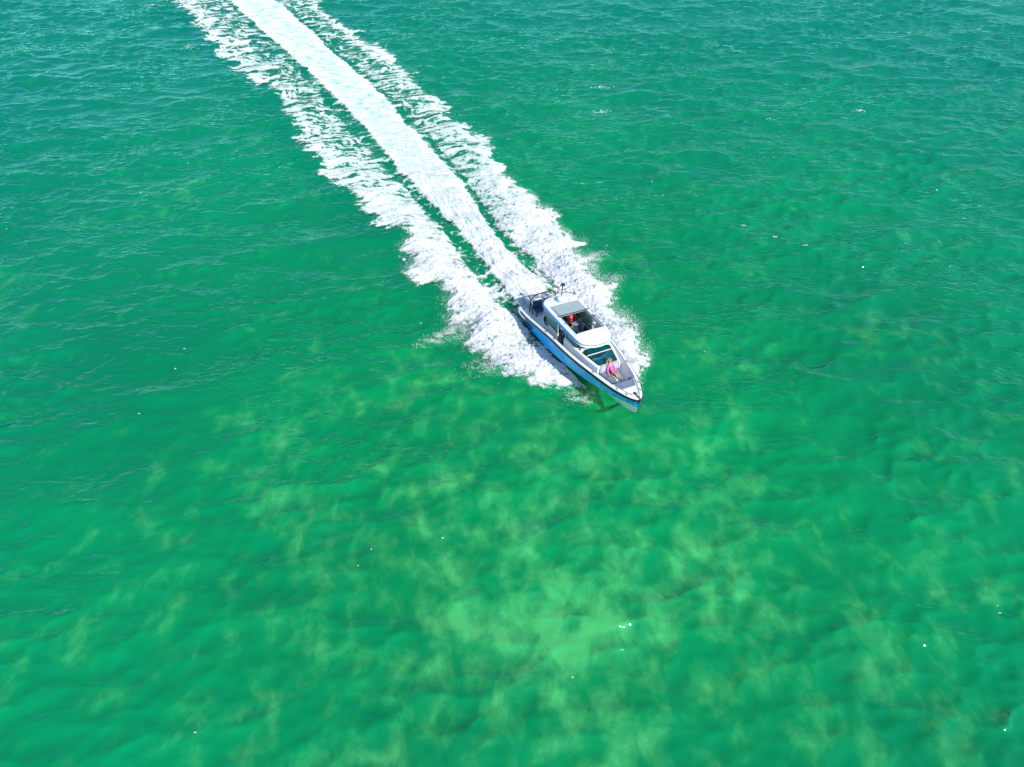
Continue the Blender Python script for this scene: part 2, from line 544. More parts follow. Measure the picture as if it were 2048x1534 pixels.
def sea_mat():
    m, nt, out = new_mat('green_sea_water')
    tc = N(nt, 'ShaderNodeTexCoord')
    # ripples finer than the mesh
    def ridge(rot, sc, scale, dist, rough):
        mp = N(nt, 'ShaderNodeMapping')
        mp.inputs['Scale'].default_value = sc
        mp.inputs['Rotation'].default_value = (0, 0, R(rot))
        L(nt, tc.outputs['Object'], mp.inputs[0])
        n1 = N(nt, 'ShaderNodeTexNoise', Scale=scale, Detail=2.0, Roughness=rough, Distortion=dist)
        L(nt, mp.outputs[0], n1.inputs['Vector'])
        rd = N(nt, 'ShaderNodeMath', operation='SUBTRACT')
        rd.inputs[1].default_value = 0.5
        L(nt, n1.outputs['Fac'], rd.inputs[0])
        ab = N(nt, 'ShaderNodeMath', operation='ABSOLUTE')
        L(nt, rd.outputs[0], ab.inputs[0])
        return ab
    r1 = ridge(14, (0.5, 1.2, 1), 1.15, 0.4, 0.4)
    r2 = ridge(-24, (0.55, 1.2, 1), 2.0, 0.3, 0.4)
    iv = N(nt, 'ShaderNodeMath', operation='MULTIPLY_ADD')
    iv.inputs[1].default_value = -0.5
    L(nt, r2.outputs[0], iv.inputs[0])
    ng = N(nt, 'ShaderNodeMath', operation='MULTIPLY')
    ng.inputs[1].default_value = -1.0
    L(nt, r1.outputs[0], ng.inputs[0])
    L(nt, ng.outputs[0], iv.inputs[2])
    mp = N(nt, 'ShaderNodeMapping')
    L(nt, tc.outputs['Object'], mp.inputs[0])
    pn = N(nt, 'ShaderNodeTexNoise', Scale=0.11, Detail=3.0)
    L(nt, mp.outputs[0], pn.inputs['Vector'])
    pr = N(nt, 'ShaderNodeMapRange')
    pr.inputs['From Min'].default_value = 0.38
    pr.inputs['From Max'].default_value = 0.65
    pr.inputs['To Min'].default_value = 0.12
    pr.inputs['To Max'].default_value = 1.0
    L(nt, pn.outputs['Fac'], pr.inputs['Value'])
    bp = N(nt, 'ShaderNodeBump', Distance=0.38)
    sp0 = N(nt, 'ShaderNodeSeparateXYZ')
    L(nt, tc.outputs['Object'], sp0.inputs[0])
    sh = N(nt, 'ShaderNodeMapRange')           # the water over the bank is glassier
    sh.inputs['From Min'].default_value = 16
    sh.inputs['From Max'].default_value = 38
    sh.inputs['To Min'].default_value = 0.60
    L(nt, sp0.outputs['Y'], sh.inputs['Value'])
    pm = N(nt, 'ShaderNodeMath', operation='MULTIPLY')
    L(nt, pr.outputs[0], pm.inputs[0])
    L(nt, sh.outputs[0], pm.inputs[1])
    L(nt, pm.outputs[0], bp.inputs['Strength'])
    L(nt, iv.outputs[0], bp.inputs['Height'])
    # water colour: plankton-green, clearer and yellower over the bank
    lg = N(nt, 'ShaderNodeTexNoise', Scale=0.045, Detail=3.0)
    L(nt, tc.outputs['Object'], lg.inputs['Vector'])
    colr = ramp(nt, lg.outputs['Fac'], [(0.35, (0.0, 0.36, 0.12)), (0.65, (0.0, 0.51, 0.15))])
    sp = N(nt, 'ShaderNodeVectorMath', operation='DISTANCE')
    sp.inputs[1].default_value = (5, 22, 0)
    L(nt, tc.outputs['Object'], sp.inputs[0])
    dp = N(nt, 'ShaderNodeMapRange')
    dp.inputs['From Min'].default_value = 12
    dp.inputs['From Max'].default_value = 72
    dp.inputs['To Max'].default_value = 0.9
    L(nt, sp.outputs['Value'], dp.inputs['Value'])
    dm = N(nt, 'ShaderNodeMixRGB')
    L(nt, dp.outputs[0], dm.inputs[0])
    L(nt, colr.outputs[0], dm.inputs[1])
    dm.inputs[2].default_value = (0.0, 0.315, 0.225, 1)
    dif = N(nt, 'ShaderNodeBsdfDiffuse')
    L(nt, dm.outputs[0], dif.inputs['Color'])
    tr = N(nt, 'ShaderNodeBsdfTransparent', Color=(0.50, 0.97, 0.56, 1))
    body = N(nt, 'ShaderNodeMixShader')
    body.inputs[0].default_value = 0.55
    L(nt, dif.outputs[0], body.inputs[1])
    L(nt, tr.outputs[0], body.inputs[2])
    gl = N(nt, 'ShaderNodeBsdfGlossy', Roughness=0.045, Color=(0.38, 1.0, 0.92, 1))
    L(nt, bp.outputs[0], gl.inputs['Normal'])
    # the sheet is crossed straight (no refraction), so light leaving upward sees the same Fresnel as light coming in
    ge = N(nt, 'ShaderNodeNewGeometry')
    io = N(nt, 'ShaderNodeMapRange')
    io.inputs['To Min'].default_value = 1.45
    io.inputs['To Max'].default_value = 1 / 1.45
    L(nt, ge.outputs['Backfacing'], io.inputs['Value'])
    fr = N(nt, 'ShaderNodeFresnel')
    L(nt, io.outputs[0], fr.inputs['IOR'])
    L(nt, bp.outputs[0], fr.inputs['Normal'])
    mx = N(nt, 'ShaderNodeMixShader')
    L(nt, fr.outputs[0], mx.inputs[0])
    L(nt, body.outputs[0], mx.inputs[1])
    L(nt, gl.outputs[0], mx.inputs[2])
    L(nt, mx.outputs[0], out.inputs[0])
    return m


sea = grid_mesh('sea_water', co, faces, sea_mat())
sea['kind'] = 'structure'
sea['label'] = 'clear green sea with small wind ripples all around the boat'


# the sea bed under it: pale sand patches in dark weed, sinking away from the camera
def bed_mat():
    m, nt, out = new_mat('sea_bed_sand_and_weed')
    tc = N(nt, 'ShaderNodeTexCoord')
    sp = N(nt, 'ShaderNodeSeparateXYZ')
    L(nt, tc.outputs['Object'], sp.inputs[0])
    bmp = N(nt, 'ShaderNodeMapping')
    bmp.inputs['Scale'].default_value = (1.0, 0.80, 1.0)
    bmp.inputs['Rotation'].default_value = (0, 0, R(-9))
    L(nt, tc.outputs['Object'], bmp.inputs[0])
    n1 = N(nt, 'ShaderNodeTexNoise', Scale=0.70, Detail=4.0, Roughness=0.58, Distortion=0.25)
    L(nt, bmp.outputs[0], n1.inputs['Vector'])
    n2 = N(nt, 'ShaderNodeTexNoise', Scale=0.12, Detail=2.0)
    L(nt, tc.outputs['Object'], n2.inputs['Vector'])
    vd = N(nt, 'ShaderNodeVectorMath', operation='DISTANCE')
    vd.inputs[1].default_value = (1.5, 15, -2.6)
    L(nt, tc.outputs['Object'], vd.inputs[0])
    # sand on the near bank; weed colour further out also imitates light lost underwater
    gr = N(nt, 'ShaderNodeMapRange')
    gr.inputs['From Min'].default_value = 2
    gr.inputs['From Max'].default_value = 26
    gr.inputs['To Min'].default_value = 0.075
    gr.inputs['To Max'].default_value = -0.17
    L(nt, vd.outputs['Value'], gr.inputs['Value'])
    a = N(nt, 'ShaderNodeMath', operation='MULTIPLY_ADD')
    a.inputs[1].default_value = 0.45
    L(nt, n2.outputs['Fac'], a.inputs[0])
    L(nt, n1.outputs['Fac'], a.inputs[2])
    b = N(nt, 'ShaderNodeMath', operation='ADD')
    L(nt, a.outputs[0], b.inputs[0])
    L(nt, gr.outputs[0], b.inputs[1])
    v2 = N(nt, 'ShaderNodeVectorMath', operation='DISTANCE')      # a bare sand bar
    v2.inputs[1].default_value = (4.2, 14.6, -2.7)
    L(nt, tc.outputs['Object'], v2.inputs[0])
    g2 = N(nt, 'ShaderNodeMapRange')
    g2.inputs['From Min'].default_value = 0.0
    g2.inputs['From Max'].default_value = 4.2
    g2.inputs['To Min'].default_value = 0.11
    g2.inputs['To Max'].default_value = 0.0
    L(nt, v2.outputs['Value'], g2.inputs['Value'])
    b2 = N(nt, 'ShaderNodeMath', operation='ADD')
    L(nt, b.outputs[0], b2.inputs[0])
    L(nt, g2.outputs[0], b2.inputs[1])
    c = ramp(nt, b2.outputs[0], [(0.58, (0.02, 0.10, 0.03)), (0.68, (0.07, 0.17, 0.05)), (0.80, (0.36, 0.36, 0.22)), (0.96, (0.92, 0.88, 0.66))])
    d = N(nt, 'ShaderNodeBsdfDiffuse')
    L(nt, c.outputs[0], d.inputs['Color'])
    L(nt, d.outputs[0], out.inputs[0])
    return m


bx = np.concatenate([-ext[::-1], np.linspace(-70, 70, 90), ext])
by = np.concatenate([-np.array(geo(20, 900, 8))[::-1], np.linspace(-10, 130, 100), np.array(geo(140, 3500, 14))])
bgx, bgy = np.meshgrid(bx, by)
bz = -2.6 - 0.02 * np.clip(bgy - 20, 0, 200) + 0.35 * fbm(bgx / 5, bgy / 5, 3, 60)
bidx = np.arange(bgx.size).reshape(bgx.shape)
bf = np.stack([bidx[:-1, :-1], bidx[:-1, 1:], bidx[1:, 1:], bidx[1:, :-1]], -1).reshape(-1, 4)
bed = grid_mesh('sea_bed', np.stack([bgx, bgy, bz], -1).reshape(-1, 3), bf, bed_mat())
bed['kind'] = 'structure'


# ------------------------------------------------------------------ foam of the wake
def foam_mat(name, veil=False):
    m, nt, out = new_mat(name)
    at = N(nt, 'ShaderNodeAttribute', attribute_name='thick')
    tc = N(nt, 'ShaderNodeTexCoord')
    no = N(nt, 'ShaderNodeTexNoise', Scale=7.0, Detail=6.0, Roughness=0.65)
    L(nt, tc.outputs['Object'], no.inputs['Vector'])
    mu = N(nt, 'ShaderNodeMath', operation='MULTIPLY_ADD')
    mu.inputs[1].default_value = 0.5
    mu.inputs[2].default_value = -0.25
    L(nt, no.outputs['Fac'], mu.inputs[0])
    ad = N(nt, 'ShaderNodeMath', operation='ADD')
    L(nt, mu.outputs[0], ad.inputs[0])
    L(nt, at.outputs['Fac'], ad.inputs[1])
    r = ramp(nt, ad.outputs[0], [(0.0, (0.10, 0.40, 0.28)), (0.22, (0.38, 0.58, 0.48)), (0.6, (0.58, 0.585, 0.59)), (1.0, (0.72, 0.725, 0.73))])
    d = N(nt, 'ShaderNodeBsdfDiffuse', Roughness=0.5)
    L(nt, r.outputs[0], d.inputs['Color'])
    b = N(nt, 'ShaderNodeBump', Strength=0.55, Distance=0.09)
    L(nt, no.outputs['Fac'], b.inputs['Height'])
    L(nt, b.outputs[0], d.inputs['Normal'])
    if veil:                                    # thin bubbles let the water show through
        ac = N(nt, 'ShaderNodeAttribute', attribute_name='cover')
        t = N(nt, 'ShaderNodeBsdfTransparent')
        mx = N(nt, 'ShaderNodeMixShader')
        L(nt, ac.outputs['Fac'], mx.inputs[0])
        L(nt, t.outputs[0], mx.inputs[1])
        L(nt, d.outputs[0], mx.inputs[2])
        L(nt, mx.outputs[0], out.inputs[0])
    else:
        L(nt, d.outputs[0], out.inputs[0])
    return m


M['foam'] = foam_mat('sea_foam', True)
M['fleck'] = foam_mat('foam_and_glint')
M['drops'] = simple('spray_drops', (0.92, 0.93, 0.93), 0.6, var=0.02)


def build_foam():
    # grid along the track; step grows away from the boat
    sv = [9.4]
    while sv[-1] > -109:
        sv.append(sv[-1] - (0.05 + 0.0011 * max(0, -sv[-1])))
    sv = np.array(sv)
    u = np.linspace(-1, 1, 300)
    S = np.repeat(sv[:, None], len(u), 1)
    lo = ev(E_oL, S) - 1.9
    hi = ev(E_oR, S) + 1.9
    T = lo + (hi - lo) * (u[None, :] * 0.5 + 0.5)
    X, Y = to_xy(S, T)
    # warp the edges
    jag = 1.7 * fbm(S / 2.9, T / 5.0, 3, 3) + 1.0 * fbm(S / 0.9, T / 3.5, 2, 5) + 0.6 * fbm(S / 0.5, T / 1.2, 3, 8)
    far = sstep(-5, -40, S)
    dens = np.zeros_like(S)
    edge = np.zeros_like(S)
    for sg, Ei, Eo in ((-1, E_iL, E_oL), (1, E_iR, E_oR)):
        o, i = ev(Eo, S), ev(Ei, S)
        w = np.maximum(np.abs(o - i), 0.25)
        q = ((T - i) * sg + 0.12 * jag) / w          # 0 at the inner edge, 1 at the outer
        qo = ((T - o) * sg + jag * (0.30 + 0.75 * sstep(8, 0, S)))   # metres beyond the outer edge
        core = sstep(-0.06, 0.10, q) * sstep(0.30, -0.75, qo)
        inner = 0.93 * (1 - far) + (0.50 + 0.30 * sstep(0.45, 0.9, q)) * far
        inner = inner - 0.20 * (1 - far) * sstep(0.35, 0.0, q) * sstep(-4, -12, S)
        rim = sstep(-1.3, -0.2, qo)
        d = core * (inner + (0.97 - inner) * rim * (0.9 - 0.35 * far))
        d = d + 0.32 * sstep(0.55, -0.05, qo) * sstep(-0.1, 0.2, q) * (core < 0.5)
        dens = np.maximum(dens, d)
    c0, c1 = ev(E_cL, S), ev(E_cR, S)
    cc, cw = 0.5 * (c0 + c1), 0.5 * (c1 - c0)
    r = np.abs(T - cc) + 0.09 * jag
    wash = sstep(0.60, -0.50, r - cw) * sstep(0.7, 0.0, S)
    dens = np.maximum(dens, wash * 0.98)
    dens = np.maximum(dens, 0.42 * sstep(0.7, 0.0, r - cw) * sstep(0.7, 0.0, S))
    # broken foam in the strips between wash and side bands, closing up behind the stern
    mid = (T > ev(E_iL, S) - 0.3) & (T < ev(E_iR, S) + 0.3) & (S < 0.5)
    dens = np.where(mid, np.maximum(dens, 0.30 + 0.26 * sstep(-12, -1, S)), dens)
    # the hull's own place stays clear
    hullw = 1.50 - 0.17 * np.clip(S - 4, 0, 9)
    dens = dens * np.where(T < 0, sstep(7.9, 6.9, S), sstep(8.7, 7.6, S))
    dens = np.where((np.abs(T) < hullw - 0.25) & (S > 0.2), 0, dens)
    # lacy break-up: streaks drawn out across the track, finer crumbs on top
    a = 0.35 * np.sin(S / 6.0)
    sx, sy = X, Y
    warp = fbm(X / 3.0, Y / 3.0, 2, 21)
    st = fbm(sx / 1.25 + 1.8 * warp, sy / 0.46 + 2.2 * warp, 4, 14, gain=0.6)
    cr = fbm(X / 0.34, Y / 0.22, 3, 31, gain=0.7)
    big = fbm(X / 2.4, Y / 1.5, 3, 51)
    n = 0.5 + 1.35 * (st * (0.45 + 0.45 * far) + cr * (0.45 - 0.15 * far) + 0.30 * big)
    n = n - 0.34 * sstep(0.55, 0.95, wash)
    keep = (n < dens + 0.10) & (dens > 0.04)
    cover = np.clip((dens - n + 0.10) / 0.26, 0, 1)
    thick = np.clip((dens - n) * 1.1 + 0.12, 0, 1)
    mint = wash * sstep(-10, -38, S) * sstep(0.85, 0.2, np.abs(T - cc) / cw) * (0.75 + 1.3 * fbm(X / 1.3, Y / 0.5, 3, 77))
    thick = np.clip(thick - 0.62 * np.clip(mint, 0, 1), 0.10, 1)
    # the wash is streaked along the track close astern and ribbed across it further back
    along = fbm(S / 1.9, (T - cc + 0.35 * fbm(S / 1.8, T / 0.9, 2, 141)) / 0.17, 4, 121, gain=0.65)
    across = fbm(X / 1.5, Y / 0.30, 4, 131, gain=0.65)
    wt = 0.64 + 1.25 * (along * (1 - far) + across * far) - 0.20 * far * sstep(0.9, 0.2, np.abs(T - cc) / cw)
    thick = thick + 0.34 * sstep(-22, -2, S) * sstep(0.1, 0.5, thick)
    wt = wt + 0.22 * sstep(-14, -1, S)
    wmix = sstep(0.5, 0.9, wash)
    thick = thick * (1 - wmix) + np.clip(wt, 0.06, 1) * wmix
    wz, _, _ = waves(X, Y, False)
    lump = 0.5 + 0.5 * (0.5 * fbm(X / 1.3, Y / 0.55, 3, 91, gain=0.6) + 0.65 * fbm(X / 0.36, Y / 0.22, 3, 95, gain=0.6))
    near = sstep(-30, 2, S)
    amp = (0.16 + 0.12 * near) * np.clip(thick * 1.4, 0.15, 1)
    Z = wz + wake_h(S, T) + 0.035 + amp * np.clip(lump, 0, 1.3) + 0.10 * wmix * along * (1 - far) + 0.10 * wmix * across * far
    # ragged skyward flecks in the spray sheets beside the hull
    spray = sstep(8.5, 4, S) * sstep(-12, -2, S) * (np.abs(T) > 1.9)
    Z += 0.22 * spray * np.clip(fbm(X / 0.25, Y / 0.22, 2, 99), 0, 1) * thick
    ny, nx = S.shape
    id_ = np.arange(ny * nx).reshape(ny, nx)
    k = keep[:-1, :-1].astype(int) + keep[:-1, 1:] + keep[1:, 1:] + keep[1:, :-1]
    F = np.stack([id_[:-1, :-1], id_[:-1, 1:], id_[1:, 1:], id_[1:, :-1]], -1)[k >= 3]
    used = np.unique(F)
    re = np.full(ny * nx, -1)
    re[used] = np.arange(len(used))
    co = np.stack([X, Y, Z], -1).reshape(-1, 3)[used]
    o = grid_mesh('wake_foam', co, re[F], M['foam'])
    att = o.data.attributes.new('thick', 'FLOAT', 'POINT')
    att.data.foreach_set('value', thick.ravel()[used].astype(np.float32))
    att = o.data.attributes.new('cover', 'FLOAT', 'POINT')
    att.data.foreach_set('value', cover.ravel()[used].astype(np.float32))
    o['kind'] = 'stuff'
    o['label'] = 'white churned wake foam trailing behind the boat'
    # seeds for the flying drops: foam points close to rims
    rim = (keep & (cover > 0.3) & (np.abs(n - dens) < 0.5)).ravel()
    P = np.stack([X.ravel(), Y.ravel(), Z.ravel(), S.ravel(), T.ravel()], -1)[rim]
    print('foam faces', len(F), 'seeds', len(P))
    return P


FOAM_P = build_foam()


def build_drops(name, P, size, mat, label):
    """many little drops as one mesh (tetrahedra)"""
    n = len(P)
    base = np.array([(1, 1, 1), (-1, -1, 1), (-1, 1, -1), (1, -1, -1)], float) * 0.75
    tri = np.array([(0, 2, 1), (0, 1, 3), (0, 3, 2), (1, 2, 3)])
    co = P[:, None, :3] + base[None] * size[:, None, None]
    f = tri[None] + (np.arange(n) * 4)[:, None, None]
    o = grid_mesh(name, co.reshape(-1, 3), f.reshape(-1, 3), mat)
    att = o.data.attributes.new('thick', 'FLOAT', 'POINT')
    att.data.foreach_set('value', np.full(n * 4, 0.9, np.float32))
    o['kind'] = 'stuff'
    o['label'] = label
    return o


def spray_points():
    P = FOAM_P
    w = np.where(P[:, 3] > -14, 1.0, 0.22)
    w = w * (np.abs(P[:, 4]) > 1.85)
    pick = RNG.choice(len(P), 110000, p=w / w.sum())
    Q = P[pick].copy()
    out = np.sign(Q[:, 4])
    k = np.abs(RNG.normal(0, 1, len(Q)))
    near = sstep(-14, 2, Q[:, 3])
    dt = out * k * (0.12 + 0.24 * near)
    dsv = RNG.normal(0, 0.25, len(Q)) - 0.25 * k
    s, t = Q[:, 3] + dsv, Q[:, 4] + dt
    x, y = to_xy(s, t)
    z = Q[:, 2] + np.abs(RNG.normal(0, 1, len(Q))) * (0.05 + 0.26 * near) - 0.02
    size = 0.006 + 0.015 * RNG.random(len(Q))**3 + 0.008 * sstep(-20, -80, s)
    hullw = 1.62 - 0.17 * np.clip(s - 5, 0, 9)
    ok = (np.abs(t) > hullw) | (s < -1)
    return np.stack([x, y, z], -1)[ok], size[ok]


P_, s_ = spray_points()
build_drops('flying_spray', P_, s_, M['drops'], 'fine white spray flying off the bow wave beside the hull')


# thin veil of drops thrown out on the shaded side and behind
def veil():
    pts, sz = [], []
    for (s0, t0, s1, t1, w, n0) in ((8.6, -1.0, 6.9, -1.7, 0.35, 1500), (8.9, 1.1, 7.6, 2.2, 0.35, 1500), (-0.9, -8.6, -1.0, -5.2, 0.45, 2600), (2.6, -6.9, 3.0, -4.6, 0.6, 1500), (-4.0, 7.4, -3.4, 5.4, 0.6, 2600), (-1.2, 6.8, -0.6, 5.0, 0.6, 1500)):
        n = n0 * 6
        k = RNG.beta(1.6, 1.2, n)
        s = s0 + (s1 - s0) * k + RNG.normal(0, w, n) * (0.35 + 0.65 * k)
        t = t0 + (t1 - t0) * k + RNG.normal(0, 0.35, n)
        x, y = to_xy(s, t)
        z = waves(x, y, False)[0] + np.abs(RNG.normal(0, 0.12, n)) + 0.03
        # the veil hangs in torn wisps
        g = 0.5 + 1.3 * fbm(x / 0.9, y / 0.28, 3, 66, gain=0.6)
        kp = RNG.random(n) < np.clip(g, 0, 1)**2.2 * (0.25 + 0.75 * k)
        pts.append(np.stack([x, y, z], -1)[kp])
        sz.append((0.006 + 0.018 * RNG.random(n)**3)[kp])
    return np.concatenate(pts), np.concatenate(sz)


P_, s_ = veil()
build_drops('spray_veil', P_, s_, M['drops'], 'thin veils of spray falling on the green water beside the wake')


# small breaking crests far from the wake, plus white specks imitating sun glints
def flecks():
    V, F, T = [], [], []
    spots = [(-37.1, 83.2, 1.3, 0.4), (-33.6, 81.5, 0.9, 0.25), (34.5, 66.5, 0.55, 0.16), (18.1, 46.1, 0.21, 0.05), (20.21, 44.5, 0.21, 0.05), (22.1, 43.1, 0.21, 0.05), (-47.6, 98.5, 0.7, 0.2), (9.4, 72.0, 1.0, 0.22), (8.6, 66.5, 1.1, 0.25)]
    for i in range(26):  # random white specks stand in for sun sparkle on the water
        y = RNG.uniform(8.5, 60)
        spots.append((RNG.uniform(-1, 1) * (18 + 0.6 * y) + (3 if y < 30 else 0), y, RNG.uniform(0.02, 0.06), RNG.uniform(0.015, 0.035)))
    for x0, y0, rx, ry in spots:
        n = (26 if rx > 0.3 else 7) if rx > 0.2 else 3
        for q in range(n):
            x = x0 + RNG.normal(0, rx * 0.6)
            y = y0 + RNG.normal(0, ry * 0.6) + (x - x0) * 0.06
            z = waves(np.array([x]), np.array([y]), False)[0][0]
            r = (0.02 + 0.035 * RNG.random()) if rx > 0.2 else RNG.uniform(0.015, 0.035)
            b = len(V)
            m = 7
            for j in range(m):
                a = 2 * math.pi * j / m
                k = r * RNG.uniform(0.6, 1.2)
                V.append((x + k * 1.9 * math.cos(a), y + k * 0.8 * math.sin(a), z + 0.03))
            V.append((x, y, z + 0.05 + 0.4 * r))
            for j in range(m):
                F.append((b + j, b + (j + 1) % m, b + m))
    o = grid_mesh('foam_and_glint_specks', np.array(V), np.array(F), M['fleck'])
    att = o.data.attributes.new('thick', 'FLOAT', 'POINT')
    att.data.foreach_set('value', np.full(len(V), 0.8, np.float32))
    o['kind'] = 'stuff'
    o['label'] = 'small white flecks of foam, and white specks standing in for sun glints, scattered over the green water'


flecks()


# ------------------------------------------------------------------ the boat
boat = bpy.data.objects.new('motor_boat', None)
COL.objects.link(boat)
boat.empty_display_size = 0.5
boat.matrix_world = BOAT_M
boat['label'] = 'blue motor boat with white cabin roof partly open, speeding over green water'
boat['category'] = 'boat'

YS = cat([-.25, 1, 3, 5, 6, 7, 8, 9, 9.7, 10.4, 10.8, 11.05, 11.2], [1.64, 1.70, 1.72, 1.66, 1.59, 1.47, 1.29, 1.08, .90, .63, .43, .24, .045])
ZS = cat([-.25, 1, 2, 4, 6, 8, 9, 11.2], [.97, 1.05, 1.22, 1.52, 1.62, 1.68, 1.69, 1.66])
YC = cat([-.25, 3, 6, 8, 9.4, 10.2, 10.8, 11.14], [1.42, 1.46, 1.30, 1.03, .68, .38, .14, .02])
ZC = cat([-.25, 3.4, 6.4, 8, 9.4, 10.2, 11.14], [.08, .17, .48, .68, .82, .92, 1.02])
ZK = cat([-.25, 5, 8, 9.5, 10.5, 11.0, 11.14], [-.50, -.45, -.25, .0, .32, .56, .70])
XST = np.concatenate([np.linspace(-.25, 9, 24), np.linspace(9.2, 10.8, 10), [10.92, 11.02, 11.1, 11.15, 11.2]])

# topsides (blue) and bottom (white)
bm = bmesh.new()
for sg in (-1, 1):
    rows = []
    for x in XST:
        xc = min(x, 11.14) if x > 11.1 else x
        ys, zs, yc, zc = float(YS(x)), float(ZS(x)), float(YC(xc)), float(ZC(xc))
        rr = []
        for k in np.linspace(0, 1, 6):
            y = yc + (ys - yc) * (k ** 0.8)
            rr.append((xc + (x - xc) * k, sg * y, zc + (zs - .03 - zc) * k))
        rows.append(rr)
    strip(bm, rows)
# transom between the sides
strip(bm, [[(0.05, -1.45, .1), (0.05, 1.45, .1)], [(0.05, -1.45, .62), (0.05, 1.45, .62)]])
from_bm('hull', bm, M['hull'], boat, smooth=True)
bm = bmesh.new()
rows = []
for x in XST:
    xc = min(x, 11.14)
    yc, zc, zk = float(YC(xc)), float(ZC(xc)), float(ZK(xc))
    rows.append([(xc, -yc, zc), (xc, -yc * .93, zc - .03), (xc, -yc * .45, zk + (zc - zk) * .5), (xc, 0, zk), (xc, yc * .45, zk + (zc - zk) * .5), (xc, yc * .93, zc - .03), (xc, yc, zc)])
strip(bm, rows)
strip(bm, [[(-.25, -1.42, .08), (-.25, 1.42, .08)], [(-.25, -.7, -.22), (-.25, .7, -.22)], [(-.25, -.02, -.5), (-.25, .02, -.5)]])
from_bm('hull_bottom', bm, M['white'], boat)

for sg in (-1, 1):
    # black rub rail
    bm = bmesh.new()
    rows = []
    for x in XST[(XST > -.1)]:
        y, z = float(YS(x)), float(ZS(x))
        rows.append([(x, sg * (y - .01), z - .01), (x + .02 * (x > 11), sg * (y + .045), z - .03), (x + .03 * (x > 11), sg * (y + .05), z - .15), (x, sg * (y - .02), z - .19)])
    strip(bm, rows)
    from_bm('rub_rail', bm, M['black'], boat, smooth=True)
    # short rub strake low on the quarter
    bm = bmesh.new()
    tube(bm, [(x, sg * (float(YS(x)) + .00), .52 + .075 * max(0, x)) for x in np.linspace(-.3, 1.8, 12)], .06, 8)
    from_bm('rub_strake', bm, M['black'], boat, smooth=True)
    # gunwale cap
    bm = bmesh.new()
    rows = []
    for x in XST:
        y, z = float(YS(x)), float(ZS(x))
        yi = max(0.0, y - .19)
        rows.append([(x, sg * (y + .005), z - .03), (x, sg * (y - .01), z + .012), (x, sg * (yi + .02), z + .035), (x, sg * yi, z - .02)])
    strip(bm, rows)
    from_bm('gunwale', bm, M['white'], boat, smooth=True)
    # inner bulwark
    bm = bmesh.new()
    rows = []
    for x in XST[(XST > 0.4) & (XST < 9.65)]:
        y, z = float(YS(x)) - .185, float(ZS(x)) - .01
        zd = .68 if x < 5 else .68 + .32 * min(1, (x - 5) / 3)
        rows.append([(x, sg * y, z), (x, sg * (y - .04), z - .25), (x, sg * (y - .05), zd)])
    strip(bm, rows)
    from_bm('bulwark', bm, M['white'], boat)
    # thin black grab line along the inner edge of the gunwale
    bm = bmesh.new()
    tube(bm, [(x, sg * (float(YS(x)) - .20), float(ZS(x)) + .055) for x in np.linspace(1.2, 9.5, 34)], .013, 5)
    from_bm('grab_rail', bm, M['blackmetal'], boat)
    bm = bmesh.new()
    tube(bm, [(x, sg * max(.12, float(YS(x)) - .24), float(ZS(x)) + .06) for x in np.linspace(9.65, 10.75, 10)] + [(10.85, sg * .06, 1.73)], .012, 5)
    from_bm('bow_rail', bm, M['blackmetal'], boat)
    # quarter wing with fairleads
    bm = bmesh.new()
    prism(bm, [(-.25, sg * 1.64), (-.28, sg * 1.38), (.25, sg * 1.36), (.75, sg * 1.52), (.75, sg * 1.69), (.2, sg * 1.67)], .45, lambda x, y: float(ZS(x)) - .02)
    w = from_bm('quarter_wing', bm, M['white'], boat)
    bm = bmesh.new()
    for q in (-.05, .10):
        box(bm, (q, sg * 1.44, .985), (.07, .09, .05), .015)
    from_bm('fairlead', bm, M['blackmetal'], w)
    for x in (3.4, 4.35, 8.15, 9.95, 10.55):
        bm = bmesh.new()
        y, z = float(YS(x)) - .10, float(ZS(x)) + .04
        box(bm, (x, sg * y, z), (.20, .045, .03), .012)
        box(bm, (x - .04, sg * y, z - .02), (.03, .03, .04))
        box(bm, (x + .04, sg * y, z - .02), (.03, .03, .04))
        from_bm('cleat', bm, M['blackmetal'], boat)
    # swim platform beside the motors
    bm = bmesh.new()
    prism(bm, [(-.55, sg * 1.32), (-.55, sg * .78), (.25, sg * .78), (.25, sg * 1.36)], .40, .47)
    from_bm('swim_platform', bm, M['deck'], boat)

# cockpit and side-deck sole
bm = bmesh.new()
rows = []
for x in np.linspace(.05, 9.6, 30):
    y = float(YS(x)) - .22
    zd = .68 if x < 5 else .68 + .32 * min(1, (x - 5) / 3)
    rows.append([(x, -y, zd), (x, 0, zd + .01), (x, y, zd)])
strip(bm, rows)
dk = from_bm('deck_sole', bm, M['deck'], boat)
for xa, ya, xb, yb in ((1.15, -1.3, 1.95, -.2), (1.15, .2, 1.95, 1.3)):
    bm = bmesh.new()
    box(bm, ((xa + xb) / 2, (ya + yb) / 2, .70), (xb - xa, yb - ya, .03), .01)
    from_bm('deck_hatch', bm, M['deck'], dk)

# foredeck
bm = bmesh.new()
rows = []
for x in np.concatenate([np.linspace(9.55, 10.8, 10), [10.95, 11.08, 11.16]]):
    y = max(.01, float(YS(x)) - .12)
    z = float(ZS(x))
    rows.append([(x, -y, z - .01), (x, 0, z + .015), (x, y, z - .01)])
strip(bm, rows)
strip(bm, [[(9.55, -.80, 1.67), (9.55, .80, 1.67)], [(9.5, -.78, .95), (9.5, .78, .95)]])
from_bm('foredeck', bm, M['white'], boat)
bm = bmesh.new()
box(bm, (10.62, 0, 1.685), (.34, .36, .03), .012)
from_bm('anchor_hatch', bm, M['white'], boat)


